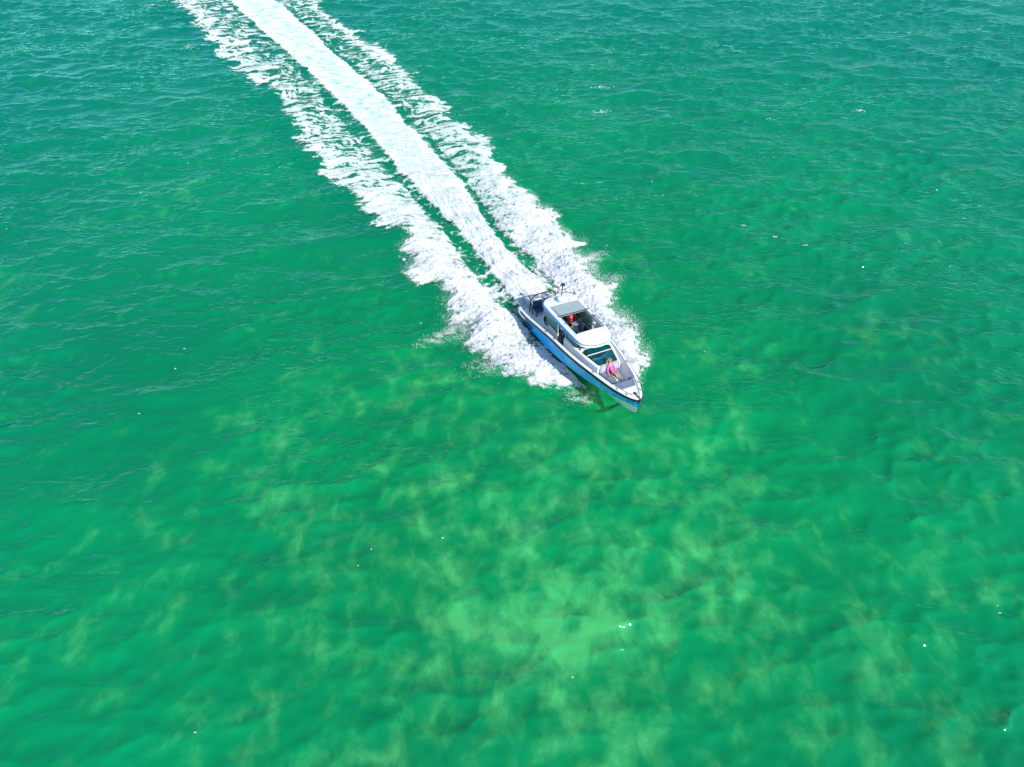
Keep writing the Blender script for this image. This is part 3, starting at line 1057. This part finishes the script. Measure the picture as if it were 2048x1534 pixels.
def cushion(name, poly, z, h, mat, parent, tilt=None, border=None):
    bm = bmesh.new()
    prism(bm, poly, 0, h)
    es = [e for e in bm.edges if abs(e.verts[0].co.z - e.verts[1].co.z) < 1e-4 and e.verts[0].co.z > h * .5] + [e for e in bm.edges if abs(e.verts[0].co.z - e.verts[1].co.z) > h * .5]
    bmesh.ops.bevel(bm, geom=es, offset=min(.035, h * .4), segments=2, affect='EDGES')
    if tilt is None:
        for v in bm.verts:
            v.co.z += z
    else:
        for v in bm.verts:
            v.co = tilt @ v.co
    o = from_bm(name, bm, mat, parent, smooth=True)
    if border:
        # sewn border seam: a thin raised welt
        c = Vector((sum(p[0] for p in poly) / len(poly), sum(p[1] for p in poly) / len(poly)))
        pts = []
        for p in poly + poly[:1]:
            q = c + (Vector(p) - c) * border
            v = Vector((q.x, q.y, h + .002))
            pts.append(tilt @ v if tilt is not None else v + Vector((0, 0, z)))
        bm = bmesh.new()
        tube(bm, pts, .011, 5)
        from_bm('piping', bm, M['piping'], o)
    return o


# forward seat
bm = bmesh.new()
prism(bm, [(9.56, -.72), (10.2, -.48), (10.2, .48), (9.56, .72)], 1.55, 1.695)
from_bm('seat_base', bm, M['white'], boat)
cushion('bow_seat_cushion', [(9.60, -.64), (10.14, -.42), (10.14, .42), (9.60, .64)], 1.69, .07, M['cushion'], boat, border=.80)

# sun-lounge base, step, pads
bm = bmesh.new()
prism(bm, [(8.02, -.74), (9.22, -.52), (9.22, .52), (8.02, .74)], .9, 1.33)
from_bm('lounge_base', bm, M['white'], boat)
bm = bmesh.new()
box(bm, (9.28, 0, 1.28), (.14, .92, .10), .03)
from_bm('lounge_step', bm, M['white'], boat)
for sg in (-1, 1):
    cushion('lounge_pad', [(8.12, sg * .02), (8.58, sg * .02), (8.58, sg * .60), (8.12, sg * .70)][::sg], 1.335, .11, M['cushion'], boat, border=.82)
    cushion('lounge_pad', [(8.60, sg * .10), (9.16, sg * .10), (9.16, sg * .46), (8.60, sg * .60)][::sg], 1.335, .11, M['cushion'], boat, border=.80)
    tl = Matrix.Translation((8.13, 0, 1.43)) @ Matrix.Rotation(R(-108), 4, 'Y') @ Matrix.Rotation(R(180), 4, 'X')
    cushion('lounge_backrest', [(0, sg * .02), (.48, sg * .02), (.48, sg * .58), (.30, sg * .68), (0, sg * .66)][::sg], 0, .10, M['cushion_light'], boat, tilt=tl, border=.72)
bm = bmesh.new()
tube(bm, [(9.3, .52, 1.45), (9.42, .62, 1.68)], .03, 6)
from_bm('grab_handle', bm, M['blackmetal'], boat)

# coachroof with its big slanting hatch window
TR = [(4.86, 1.20), (6.2, 1.17), (7.0, 1.03), (8.06, .78)]
plan = [(x, -y) for x, y in TR] + [(x, y) for x, y in TR[::-1]]
ztop = lambda x, y: 1.93 - .05 * max(0, x - 6.2) - .02 * (y / 1.1) ** 2
bm = bmesh.new()
prism(bm, plan, .70, ztop)
bmesh.ops.bevel(bm, geom=[e for e in bm.edges if min(v.co.z for v in e.verts) > 1.5], offset=.05, segments=2, affect='EDGES')
from_bm('coachroof', bm, M['white'], boat, smooth=True)
zw = lambda d: (lambda x, y: ztop(x, 0) + d)
bm = bmesh.new()
prism(bm, [(6.60, -.96), (6.44, -.66), (6.44, .60), (6.62, .93), (7.93, .64), (7.93, -.66)], zw(-.03), zw(.014))
hw = from_bm('hatch_window', bm, M['black'], boat)
bm = bmesh.new()
prism(bm, [(6.66, -.80), (6.55, -.60), (6.55, .54), (6.66, .74), (6.90, .70), (6.90, -.75)], zw(0), zw(.026))
from_bm('pane', bm, M['darkglass'], hw)
bm = bmesh.new()
prism(bm, [(7.06, -.76), (7.06, .74), (7.86, .58), (7.86, -.60)], zw(0), zw(.026))
from_bm('pane', bm, M['darkglass'], hw)
bm = bmesh.new()
prism(bm, [(6.955, -.84), (6.955, .82), (6.995, .81), (6.995, -.83)], zw(0), zw(.045))
from_bm('cross_bar', bm, M['white'], hw)
for y in (-.93, .93):
    bm = bmesh.new()
    lathe(bm, [(.06, 0), (.06, .035), (.03, .05)], (6.28, y, 1.91), 10)
    from_bm('deck_vent', bm, M['blackmetal'], boat)

# ---- cabin walls
WB, WT = 1.50, 2.47
cab = bmesh.new()
yw = lambda x: 1.06 + .03 * (x - 4) / 2
# starboard lower wall aft of the door, port lower wall, aft bulkhead sides, posts
box(cab, (2.98, -1.05, (.68 + WB) / 2), (1.78, .06, WB - .68))
box(cab, (3.48, 1.05, (.68 + WB) / 2), (2.78, .06, WB - .68))
for x in (2.13, 3.86, 4.83):
    box(cab, (x, -1.055, (WB + WT) / 2), (.07, .07, WT - WB))
for x in (2.13, 4.45, 4.86):
    box(cab, (x, 1.055, (WB + WT) / 2), (.09, .07, WT - WB))
box(cab, (3.89, -1.055, 1.1), (.07, .10, .84))
box(cab, (4.85, 1.06, 1.2), (.1, .08, 1.0))
box(cab, (2.11, -.72, 1.1), (.05, .62, .84))
box(cab, (2.11, .72, 1.1), (.05, .62, .84))
cabin = from_bm('cabin', cab, M['white'], boat)


def window(quad, fr=.035):
    """glass pane in a black frame; quad: four corners in order"""
    q = [Vector(p) for p in quad]
    nrm = (q[1] - q[0]).cross(q[3] - q[0]).normalized()
    bm = bmesh.new()
    for i in range(4):
        tube(bm, [q[i], q[(i + 1) % 4]], fr, 6)
    o = from_bm('window', bm, M['black'], cabin)
    bm = bmesh.new()
    a = [bm.verts.new(p + nrm * .006) for p in q]
    b = [bm.verts.new(p - nrm * .006) for p in q]
    bm.faces.new(a)
    bm.faces.new(b[::-1])
    for i in range(4):
        bm.faces.new((a[i], b[i], b[(i + 1) % 4], a[(i + 1) % 4]))
    from_bm('pane', bm, M['glass'], o)


window([(2.20, -1.06, WB + .03), (3.80, -1.06, WB + .03), (3.80, -1.08, WT - .04), (2.20, -1.08, WT - .04)])
window([(4.90, -1.09, 1.95), (6.02, -1.03, 1.95), (6.38, -1.03, WT), (4.90, -1.09, WT)])
window([(2.22, 1.06, WB + .03), (4.38, 1.06, WB + .03), (4.38, 1.08, WT - .04), (2.22, 1.08, WT - .04)])
window([(4.93, 1.09, 1.95), (6.02, 1.03, 1.95), (6.38, 1.03, WT), (4.93, 1.09, WT)])
window([(6.08, -.98, 1.95), (6.20, 0, 1.95), (6.62, 0, WT), (6.46, -.98, WT)])
window([(6.08, .98, 1.95), (6.46, .98, WT), (6.62, 0, WT), (6.20, 0, 1.95)])
window([(2.10, -.40, .75), (2.10, .40, .75), (2.10, .40, WT - .05), (2.10, -.40, WT - .05)])
# sliding side door pushed back, with handle
bm = bmesh.new()
box(bm, (3.93, -1.11, 1.55), (.10, .03, 1.70), .012)
dr = from_bm('sliding_door', bm, M['white'], cabin)
bm = bmesh.new()
box(bm, (3.95, -1.14, 1.65), (.04, .03, .22), .01)
from_bm('handle', bm, M['blackmetal'], dr)
# wing mirror / fender cover at the aft window
bm = bmesh.new()
tube(bm, [(2.28, -1.12, 1.72), (2.30, -1.14, 1.50), (2.50, -1.14, 1.38), (2.75, -1.13, 1.40)], .055, 8)
from_bm('side_fender', bm, M['black'], cabin)

# ---- hard top: outer outline with a rectangular sun-roof opening
HX0, HX1, HY = 2.73, 5.68, .87


def roof_outline(n=96):
    pts = []
    ctrl = [(1.66, 0), (1.70, .70), (1.84, 1.03), (2.15, 1.17), (3.0, 1.20), (5.3, 1.18), (6.2, 1.12), (6.55, 1.00), (6.80, .72), (6.94, .35), (6.98, 0)]
    full = ctrl + [(x, -y) for x, y in ctrl[-2:0:-1]]
    m = len(full)
    for i in range(n):
        u = i * m / n
        k = int(u)
        t = u - k
        p = [Vector(full[(k + j - 1) % m]) for j in range(4)]
        pts.append(0.5 * ((2 * p[1]) + (p[2] - p[0]) * t + (2 * p[0] - 5 * p[1] + 4 * p[2] - p[3]) * t**2 + (3 * p[1] - p[0] - 3 * p[2] + p[3]) * t**3))
    return pts


def hole_point(p):
    c = Vector(((HX0 + HX1) / 2, 0))
    d = p - c
    k = 1 / max(abs(d.x) / ((HX1 - HX0) / 2), abs(d.y) / HY)
    return c + d * k


zr = lambda x, y: 2.66 - .045 * (y / 1.1) ** 2 - .035 * max(0, (x - 5.6)) ** 1.5
OUT = roof_outline()
# make sure hole corners are hit
HOLE = [hole_point(p) for p in OUT]
for cx_ in (HX0, HX1):
    for cy_ in (-HY, HY):
        c = Vector((cx_, cy_))
        j = min(range(len(HOLE)), key=lambda i: (HOLE[i] - c).length)
        HOLE[j] = c
bm = bmesh.new()
n = len(OUT)
ctr = Vector((4.3, 0))
ins = [p + (Vector((ctr.x if 2.6 < p.x < 6 else (2.6 if p.x <= 2.6 else 6.0), 0)) - p).normalized() * .06 for p in OUT]
ringz = [
    [(p.x, p.y, zr(p.x, p.y) - .25) for p in OUT],
    [(p.x, p.y, zr(p.x, p.y) - .045) for p in OUT],
    [(p.x, p.y, zr(p.x, p.y) - .010) for p in [o.lerp(i_, .45) for o, i_ in zip(OUT, ins)]],
    [(p.x, p.y, zr(p.x, p.y)) for p in ins],
    [(p.x, p.y, zr(p.x, p.y) + .004) for p in HOLE],
    [(p.x, p.y, zr(p.x, p.y) - .10) for p in HOLE],
    [(p.x, p.y, zr(p.x, p.y) - .25) for p in OUT],
]
vr = [[bm.verts.new(q) for q in r] for r in ringz[:-1]]
vr.append(vr[0])
for A, B in zip(vr, vr[1:]):
    for i in range(n):
        try:
            bm.faces.new((A[i], A[(i + 1) % n], B[(i + 1) % n], B[i]))
        except ValueError:
            pass
roof = from_bm('roof', bm, M['white'], boat, smooth=True)
# blue fascia band round the roof edge, a hair proud of it
bm = bmesh.new()
rows = []
for p in OUT + OUT[:1]:
    c = Vector((min(max(p.x, 2.6), 6.0), 0))
    d = (p - c).normalized() * .006
    a = 0.20 - 0.12 * min(1, max(0, (p.x - 5.6) / .8))
    rows.append([(p.x + d.x, p.y + d.y, zr(p.x, p.y) - .042), (p.x + d.x, p.y + d.y, zr(p.x, p.y) - .042 - a)])
strip(bm, rows)
from_bm('roof_fascia', bm, M['bluetrim'], roof, smooth=True)
# moulded grooves along the roof sides
for sg in (-1, 1):
    bm = bmesh.new()
    tube(bm, [(x, sg * 1.01, zr(x, 1.0) + .001) for x in np.linspace(2.5, 5.9, 12)], .012, 5)
    from_bm('roof_groove', bm, M['lightgrey'], roof)
    bm = bmesh.new()
    box(bm, ((3.75 + 5.72) / 2, sg * (HY + .025), 2.668), (2.0, .035, .03), .006)
    from_bm('slide_rail', bm, M['blackmetal'], roof)
bm = bmesh.new()
tube(bm, [(x, 1.04, zr(x, 1.04) + .03) for x in np.linspace(4.3, 5.66, 8)], .025, 6)
from_bm('roof_rail', bm, M['darkgrey'], roof)
# folded canvas: gently arched, with sewn ridges
bm = bmesh.new()
rows = []
nx_ = 40
for i in range(nx_ + 1):
    x = 2.72 + (3.80 - 2.72) * i / nx_
    rz = .010 * abs(math.sin(i / nx_ * math.pi * 10))
    bow = .055
    rows.append([(x + bow * (1 - (y / .95) ** 2) * (i / nx_), y, 2.70 + rz + .035 * (1 - (y / .95) ** 2)) for y in np.linspace(-.94, .94, 13)])
top = strip(bm, rows)
strip(bm, [[(v.co.x, v.co.y, v.co.z) for v in top[-1]], [(v.co.x, v.co.y, v.co.z - .07) for v in top[-1]]])
cv = from_bm('canvas_cover', bm, M['canvas'], roof, smooth=True)
bm = bmesh.new()
box(bm, (3.0, .02, 2.752), (.26, .035, .008))
from_bm('strap', bm, M['cream'], cv)
bm = bmesh.new()
tube(bm, [(3.80 + .06 * (1 - (y / 1.05) ** 2), y, 2.715 + .035 * (1 - (y / 1.05) ** 2)) for y in np.linspace(-1.05, 1.08, 14)], .032, 7)
from_bm('canvas_bar', bm, M['blackmetal'], cv)
bm = bmesh.new()
tube(bm, [(4.60 + .03 * (1 - (y / 1.05) ** 2), y, 2.72 + .03 * (1 - (y / 1.05) ** 2)) for y in np.linspace(-1.02, 1.10, 14)], .024, 7)
from_bm('roof_bow', bm, M['blackmetal'], roof)
# radar dome on its pedestal
bm = bmesh.new()
lathe(bm, [(.12, 0), (.10, .14)], (2.36, -.03, 2.65), 14)
from_bm('radar_pedestal', bm, M['black'], roof)
bm = bmesh.new()
lathe(bm, [(.20, 0), (.28, .03), (.29, .10), (.26, .16), (.14, .20), (.02, .21)], (2.38, -.03, 2.77), 24)
from_bm('radar_dome', bm, M['white'], roof, smooth=True)
bm = bmesh.new()
lathe(bm, [(.035, 0), (.04, .06), (.02, .09)], (2.52, .48, 2.65), 10)
from_bm('antenna_puck', bm, M['lightgrey'], roof, smooth=True)
# rod-holder rail along the aft roof edge
bm = bmesh.new()
pts = [(2.05, -1.14, 2.50), (1.95, -1.05, 2.72), (1.72, -.72, 2.76), (1.64, 0, 2.78), (1.72, .72, 2.76), (1.95, 1.05, 2.72), (2.05, 1.14, 2.50)]
tube(bm, pts, .022, 6)
rl = from_bm('rod_rail', bm, M['blackmetal'], roof)
for y, x in ((-.62, 1.68), (-.05, 1.62), (.12, 1.62), (.65, 1.68)):
    bm = bmesh.new()
    tube(bm, [(x, y, 2.76), (x - .06, y - .01, 2.93)], .026, 7)
    from_bm('rod_holder', bm, M['blackmetal'], rl)
# light mast
bm = bmesh.new()
tube(bm, [(1.75, .34, 2.66), (1.75, .34, 3.42)], .035, 7)
mast = from_bm('light_mast', bm, M['blackmetal'], roof)
bm = bmesh.new()
tube(bm, [(1.75, .30, 3.05), (1.75, -.22, 2.95)], .018, 6)
tube(bm, [(1.75, .38, 3.05), (1.75, .80, 3.10)], .018, 6)
from_bm('cross_arm', bm, M['blackmetal'], mast)
bm = bmesh.new()
box(bm, (1.72, .34, 3.46), (.10, .16, .10), .02)
box(bm, (1.75, .22, 3.40), (.08, .10, .08), .02)
box(bm, (1.75, .46, 3.36), (.10, .10, .12), .02)
from_bm('mast_lamp', bm, M['blackmetal'], mast)
bm = bmesh.new()
lathe(bm, [(.10, 0), (.11, .05), (.05, .10)], (1.72, .62, 2.90), 12)
from_bm('horn', bm, M['lightgrey'], mast)
bm = bmesh.new()
tube(bm, [(1.95, 1.05, 2.72), (2.1, 1.22, 2.74)], .02, 6)
tube(bm, [(2.02, 1.13, 2.73), (1.98, 1.13, 2.90)], .026, 6)
from_bm('rod_holder', bm, M['blackmetal'], rl)

# ---- inside the cabin
bm = bmesh.new()
box(bm, (4.05, 0, .70), (3.75, 2.04, .03))
fl = from_bm('cabin_sole', bm, M['grey'], boat)
bm = bmesh.new()
box(bm, (4.33, -.98, .705), (.86, .78, .05))
from_bm('side_sole', bm, M['teak'], boat)
bm = bmesh.new()
box(bm, (2.62, .62, 1.00), (.60, .84, .50), .05)
box(bm, (2.30, .62, 1.45), (.14, .84, .66), .05)
sb = from_bm('cabin_seat', bm, M['navy'], boat, smooth=True)
bm = bmesh.new()
box(bm, (2.74, -.58, 1.00), (.52, .60, .50), .05)
box(bm, (2.48, -.58, 1.45), (.14, .60, .66), .05)
from_bm('cabin_seat', bm, M['navy'], boat, smooth=True)
for y in (-.66, -.08):
    bm = bmesh.new()
    box(bm, (4.40, y, 1.16), (.46, .48, .14), .05)
    box(bm, (4.15, y, 1.52), (.13, .48, .66), .05)
    hs = from_bm('helm_seat', bm, M['navy'], boat, smooth=True)
    bm = bmesh.new()
    lathe(bm, [(.14, 0), (.06, .05), (.06, .40)], (4.36, y, .72), 10)
    from_bm('pedestal', bm, M['white'], hs)
    bm = bmesh.new()
    box(bm, (4.66, y, 1.15), (.03, .42, .13), .012)
    from_bm('seat_trim', bm, M['tan'], hs)
bm = bmesh.new()
prism(bm, [(3.25, .25), (3.45, .25), (3.55, .40), (3.58, .85), (3.45, 1.0), (3.30, 1.0)], 1.42, 1.50)
from_bm('table', bm, M['grey'], boat)
bm = bmesh.new()
prism(bm, [(3.08, .30), (3.50, .30), (3.52, .85), (3.12, .85)], 1.02, 1.10)
from_bm('wooden_locker_top', bm, M['tan'], boat)
bm = bmesh.new()
box(bm, (3.62, .40, .92), (.50, .52, .42), .04)
from_bm('galley_unit', bm, M['lightgrey'], boat)
bm = bmesh.new()
box(bm, (4.40, .98, 1.08), (1.30, .07, .70))
from_bm('side_locker', bm, M['darkgrey'], boat)
bm = bmesh.new()
box(bm, (5.32, 1.0, 1.75), (.88, .05, 1.30))
from_bm('side_lining', bm, M['cream'], boat)
bm = bmesh.new()
box(bm, (5.55, 0, 1.50), (.55, 2.0, .75), .05)
db = from_bm('dashboard', bm, M['darkgrey'], boat)
bm = bmesh.new()
th = Matrix.Translation((5.20, -.62, 1.62)) @ Matrix.Rotation(R(-60), 4, 'Y')
tube(bm, [th @ Vector((.19 * math.cos(a), .19 * math.sin(a), 0)) for a in np.linspace(0, 2 * math.pi, 21)], .018, 6, cap=False)
tube(bm, [th @ Vector((-.19, 0, 0)), th @ Vector((.19, 0, 0))], .012, 5)
from_bm('steering_wheel', bm, M['black'], db)

# ---- aft bench with rails, and the outboards
for y0, y1 in ((-.86, -.20), (-.06, .62)):
    yc = (y0 + y1) / 2
    bm = bmesh.new()
    box(bm, (.56, yc, 1.02), (.46, y1 - y0, .16), .05)
    bs = from_bm('bench_seat', bm, M['navy'], boat, smooth=True)
    bm = bmesh.new()
    box(bm, (.28, yc, 1.30), (.14, y1 - y0, .50), .05, rot=Matrix.Rotation(R(-10), 4, 'Y'))
    from_bm('backrest', bm, M['navy'], bs, smooth=True)
    for y in (y0 + .06, y1 - .06):
        bm = bmesh.new()
        tube(bm, [(.74, y, .70), (.74, y, .96)], .028, 7)
        lathe(bm, [(.06, 0), (.06, .02)], (.74, y, .69), 10)
        from_bm('leg', bm, M['blackmetal'], bs)
bm = bmesh.new()
tube(bm, [(.12, -.98, .68), (.10, -.98, 1.38), (.06, -.90, 1.60), (.02, -.62, 1.80), (.0, -.40, 1.84), (.0, .52, 1.88), (.02, .72, 1.84), (.06, .92, 1.60), (.10, .96, 1.38), (.12, .96, .68)], .040, 8)
br = from_bm('bench_rail', bm, M['blackmetal'], boat, smooth=True)
for sg in (-1, 1):
    bm = bmesh.new()
    tube(bm, [(.10, sg * .97, 1.40), (.40, sg * .95, 1.20), (.42, sg * .94, .68)], .040, 8)
    tube(bm, [(.11, sg * .97, 1.02), (.41, sg * .945, 1.02)], .018, 6)
    from_bm('rail_post', bm, M['blackmetal'], br, smooth=True)
for y in (-.34, .42):
    bm = bmesh.new()
    box(bm, (-.22, y, .62), (.34, .26, .60), .05)
    box(bm, (-.28, y, .02), (.26, .16, .80), .04)
    mo = from_bm('outboard_motor', bm, M['lightgrey'], boat, smooth=True)
    bm = bmesh.new()
    box(bm, (-.22, y, 1.18), (.84, .60, .66), .13, taper=.86, seg=3)
    from_bm('cowling', bm, M['motor'], mo, smooth=True)
    bm = bmesh.new()
    box(bm, (-.22, y, 1.515), (.50, .30, .03), .012)
    from_bm('cowl_lid', bm, M['lightgrey'], mo)

# ---- anchor on the stem roller
bm = bmesh.new()
box(bm, (11.12, 0, 1.70), (.42, .12, .07), .015)
ar = from_bm('bow_roller', bm, M['steel'], boat)
bm = bmesh.new()
tube(bm, [(10.72, 0, 1.73), (10.95, 0, 1.76), (11.48, 0, 1.70)], .022, 6)
an = from_bm('anchor', bm, M['blackmetal'], boat)
bm = bmesh.new()
for sg in (-1, 1):
    vs = [bm.verts.new(p) for p in ((11.62, 0, 1.66), (11.36, sg * .17, 1.60), (11.28, 0, 1.50), (11.40, sg * .03, 1.70))]
    bm.faces.new((vs[0], vs[1], vs[3]))
    bm.faces.new((vs[0], vs[2], vs[1]))
    bm.faces.new((vs[1], vs[2], vs[3]))
    bm.faces.new((vs[0], vs[3], vs[2]))
from_bm('fluke', bm, M['steel'], an)
bm = bmesh.new()
box(bm, (10.70, 0, 1.72), (.16, .14, .07), .02)
from_bm('windlass', bm, M['blackmetal'], boat)


# ------------------------------------------------------------------ red bag on the cabin seat
bag = bpy.data.objects.new('bag', None)
COL.objects.link(bag)
bag.matrix_world = BOAT_M
bag['label'] = 'glossy red bag on the navy cabin seat beneath the open roof'
bag['category'] = 'bag'
bm = bmesh.new()
box(bm, (2.72, .64, 1.48), (.42, .66, .42), .10, seg=3, rot=Matrix.Rotation(R(-12), 4, 'Y'))
from_bm('bag_body', bm, M['red'], bag, smooth=True)
for y in (.50, .80):
    bm = bmesh.new()
    tube(bm, [(2.94, y, 1.36), (2.96, y, 1.52), (2.86, y, 1.71), (2.66, y, 1.74)], .018, 6)
    from_bm('strap', bm, M['cream'], bag)


# ------------------------------------------------------------------ the woman on the bow lounge
def skin_mesh(name, joints, edges, radii, mat, parent, sub=2, root=0):
    me = bpy.data.meshes.new(name)
    me.from_pydata(joints, edges, [])
    o = link_mesh(name, me, mat, parent)
    sk = o.modifiers.new('skin', 'SKIN')
    sk.use_smooth_shade = True
    lay = me.skin_vertices[0].data if me.skin_vertices else None
    if lay is None:
        bpy.context.view_layer.objects.active = o
        bpy.ops.mesh.customdata_skin_add()
        lay = me.skin_vertices[0].data
    for i, r in enumerate(radii):
        lay[i].radius = (r, r) if not isinstance(r, tuple) else r
        lay[i].use_root = (i == root)
    sb = o.modifiers.new('sub', 'SUBSURF')
    sb.levels = sub
    sb.render_levels = sub
    return o


woman = bpy.data.objects.new('person', None)
COL.objects.link(woman)
_c = Matrix.Translation((8.46, 0.0, 1.50))
woman.matrix_world = BOAT_M @ _c @ Matrix.Scale(0.93, 4) @ _c.inverted()
woman['label'] = 'woman in long-sleeved pink top and sunglasses reclining on the bow lounge, legs bare'
woman['category'] = 'person'

J, E_, RD = [], [], []


def jv(p, r, prev=None):
    J.append(p)
    RD.append(r)
    i = len(J) - 1
    if prev is not None:
        E_.append((prev, i))
    return i


pel = jv((8.46, .00, 1.58), (.125, .10))
wai = jv((8.34, -.005, 1.68), (.105, .09), pel)
che = jv((8.22, -.01, 1.80), (.125, .095), wai)
upc = jv((8.12, -.01, 1.91), (.10, .075), che)
nec = jv((8.07, -.01, 1.99), .048, upc)
hd0 = jv((8.05, -.01, 2.05), .062, nec)
hd1 = jv((8.02, -.01, 2.13), .088, hd0)
hd2 = jv((7.985, -.01, 2.20), .078, hd1)
nose = jv((8.125, -.01, 2.135), .016, hd1)
for sg, hand, in ((-1, (8.54, -.30, 1.50)), (1, (8.46, .26, 1.53))):
    sh = jv((8.13, sg * .165, 1.87), .058, upc)
    el = jv((8.30, sg * .27, 1.66), .043, sh)
    wr = jv(tuple(Vector((8.30, sg * .27, 1.66)).lerp(Vector(hand), .82)), .029, el)
    pm = jv(hand, .034, wr)
    h = Vector(hand)
    for k, (dy, ln) in enumerate(((-.030, .055), (-.010, .066), (.010, .070), (.030, .060))):
        a = jv((h.x + .050, h.y + dy, h.z - .004), .0095, pm)
        b = jv((h.x + .050 + ln * .6, h.y + dy * 1.25, h.z - .012), .0085, a)
        jv((h.x + .050 + ln, h.y + dy * 1.3, h.z - .030), .0075, b)
    a = jv((h.x + .018, h.y - sg * .045, h.z), .010, pm)
    jv((h.x + .050, h.y - sg * .068, h.z - .010), .0085, a)
for sg, kn, an_, toe in ((-1, (8.80, -.035, 1.70), (9.10, .015, 1.50), (9.17, .015, 1.56)), (1, (8.82, .115, 1.72), (9.14, .135, 1.50), (9.21, .14, 1.56))):
    hp = jv((8.53, sg * .085 + .01, 1.575), .088, pel)
    th_ = jv(tuple(Vector((8.53, sg * .085 + .01, 1.575)).lerp(Vector(kn), .5)), .076, hp)
    k = jv(kn, .054, th_)
    cf = jv(tuple(Vector(kn).lerp(Vector(an_), .35)), .052, k)
    a = jv(an_, .032, cf)
    f = jv(toe, .034, a)
    jv((toe[0] + .055, toe[1], toe[2] + .03), .022, f)
body = skin_mesh('body', J, E_, RD, M['skin'], woman, sub=2, root=pel)
# pink long-sleeved top, a skin of its own just outside the body
TJ = [(8.57, .0, 1.61), (8.46, .0, 1.60), (8.34, -.005, 1.69), (8.23, -.01, 1.80), (8.155, -.01, 1.87)]
TE = [(0, 1), (1, 2), (2, 3), (3, 4)]
TRd = [(.150, .085), (.150, .108), (.122, .100), (.142, .106), (.100, .080)]
for sg, hand in ((-1, (8.54, -.30, 1.50)), (1, (8.46, .26, 1.53))):
    b = len(TJ)
    el = Vector((8.30, sg * .27, 1.66))
    TJ += [(8.135, sg * .165, 1.872), tuple(el), tuple(el.lerp(Vector(hand), .80))]
    TRd += [.068, .056, .043]
    TE += [(4, b), (b, b + 1), (b + 1, b + 2)]
skin_mesh('pink_top', TJ, TE, TRd, M['pink'], woman, sub=2, root=1)
# hair: cap plus loose strands over the shoulder
bm = bmesh.new()
bmesh.ops.create_uvsphere(bm, u_segments=14, v_segments=10, radius=.112)
for v in bm.verts:
    k = 1 + .10 * math.sin(v.co.x * 60 + v.co.z * 45)
    v.co = Vector((v.co.x * .95 * k - .035, v.co.y * 1.05 * k, v.co.z * 1.12 * k)) + Vector((7.99, -.01, 2.16))
for v in list(bm.verts):
    if v.co.x > 8.00:
        v.co.x = 8.00 + (.05 if v.co.z > 2.22 else 0) - .02 * random.random()
for k in range(12):
    a = random.uniform(-1, 1)
    y0 = -.01 + .10 * a
    side = -1 if a < .3 else 1
    tube(bm, [(7.95, y0, 2.20), (7.95, y0 + side * .06, 2.10), (7.99, y0 + side * (.10 + .03 * random.random()), 2.00), (8.05 + .02 * random.random(), y0 + side * .12, 1.93)], [.03, .03, .022, .008], 6)
from_bm('hair', bm, M['hair'], woman, smooth=True)
bm = bmesh.new()
for sg in (-1, 1):
    box(bm, (8.100, -.01 + sg * .040, 2.152), (.022, .062, .046), .010, rot=Matrix.Rotation(R(-25), 4, 'Y'))
    tube(bm, [(8.10, -.01 + sg * .07, 2.155), (8.01, -.01 + sg * .092, 2.16)], .007, 5)
tube(bm, [(8.108, -.03, 2.158), (8.108, .01, 2.158)], .007, 5)
from_bm('sunglasses', bm, M['black'], woman)
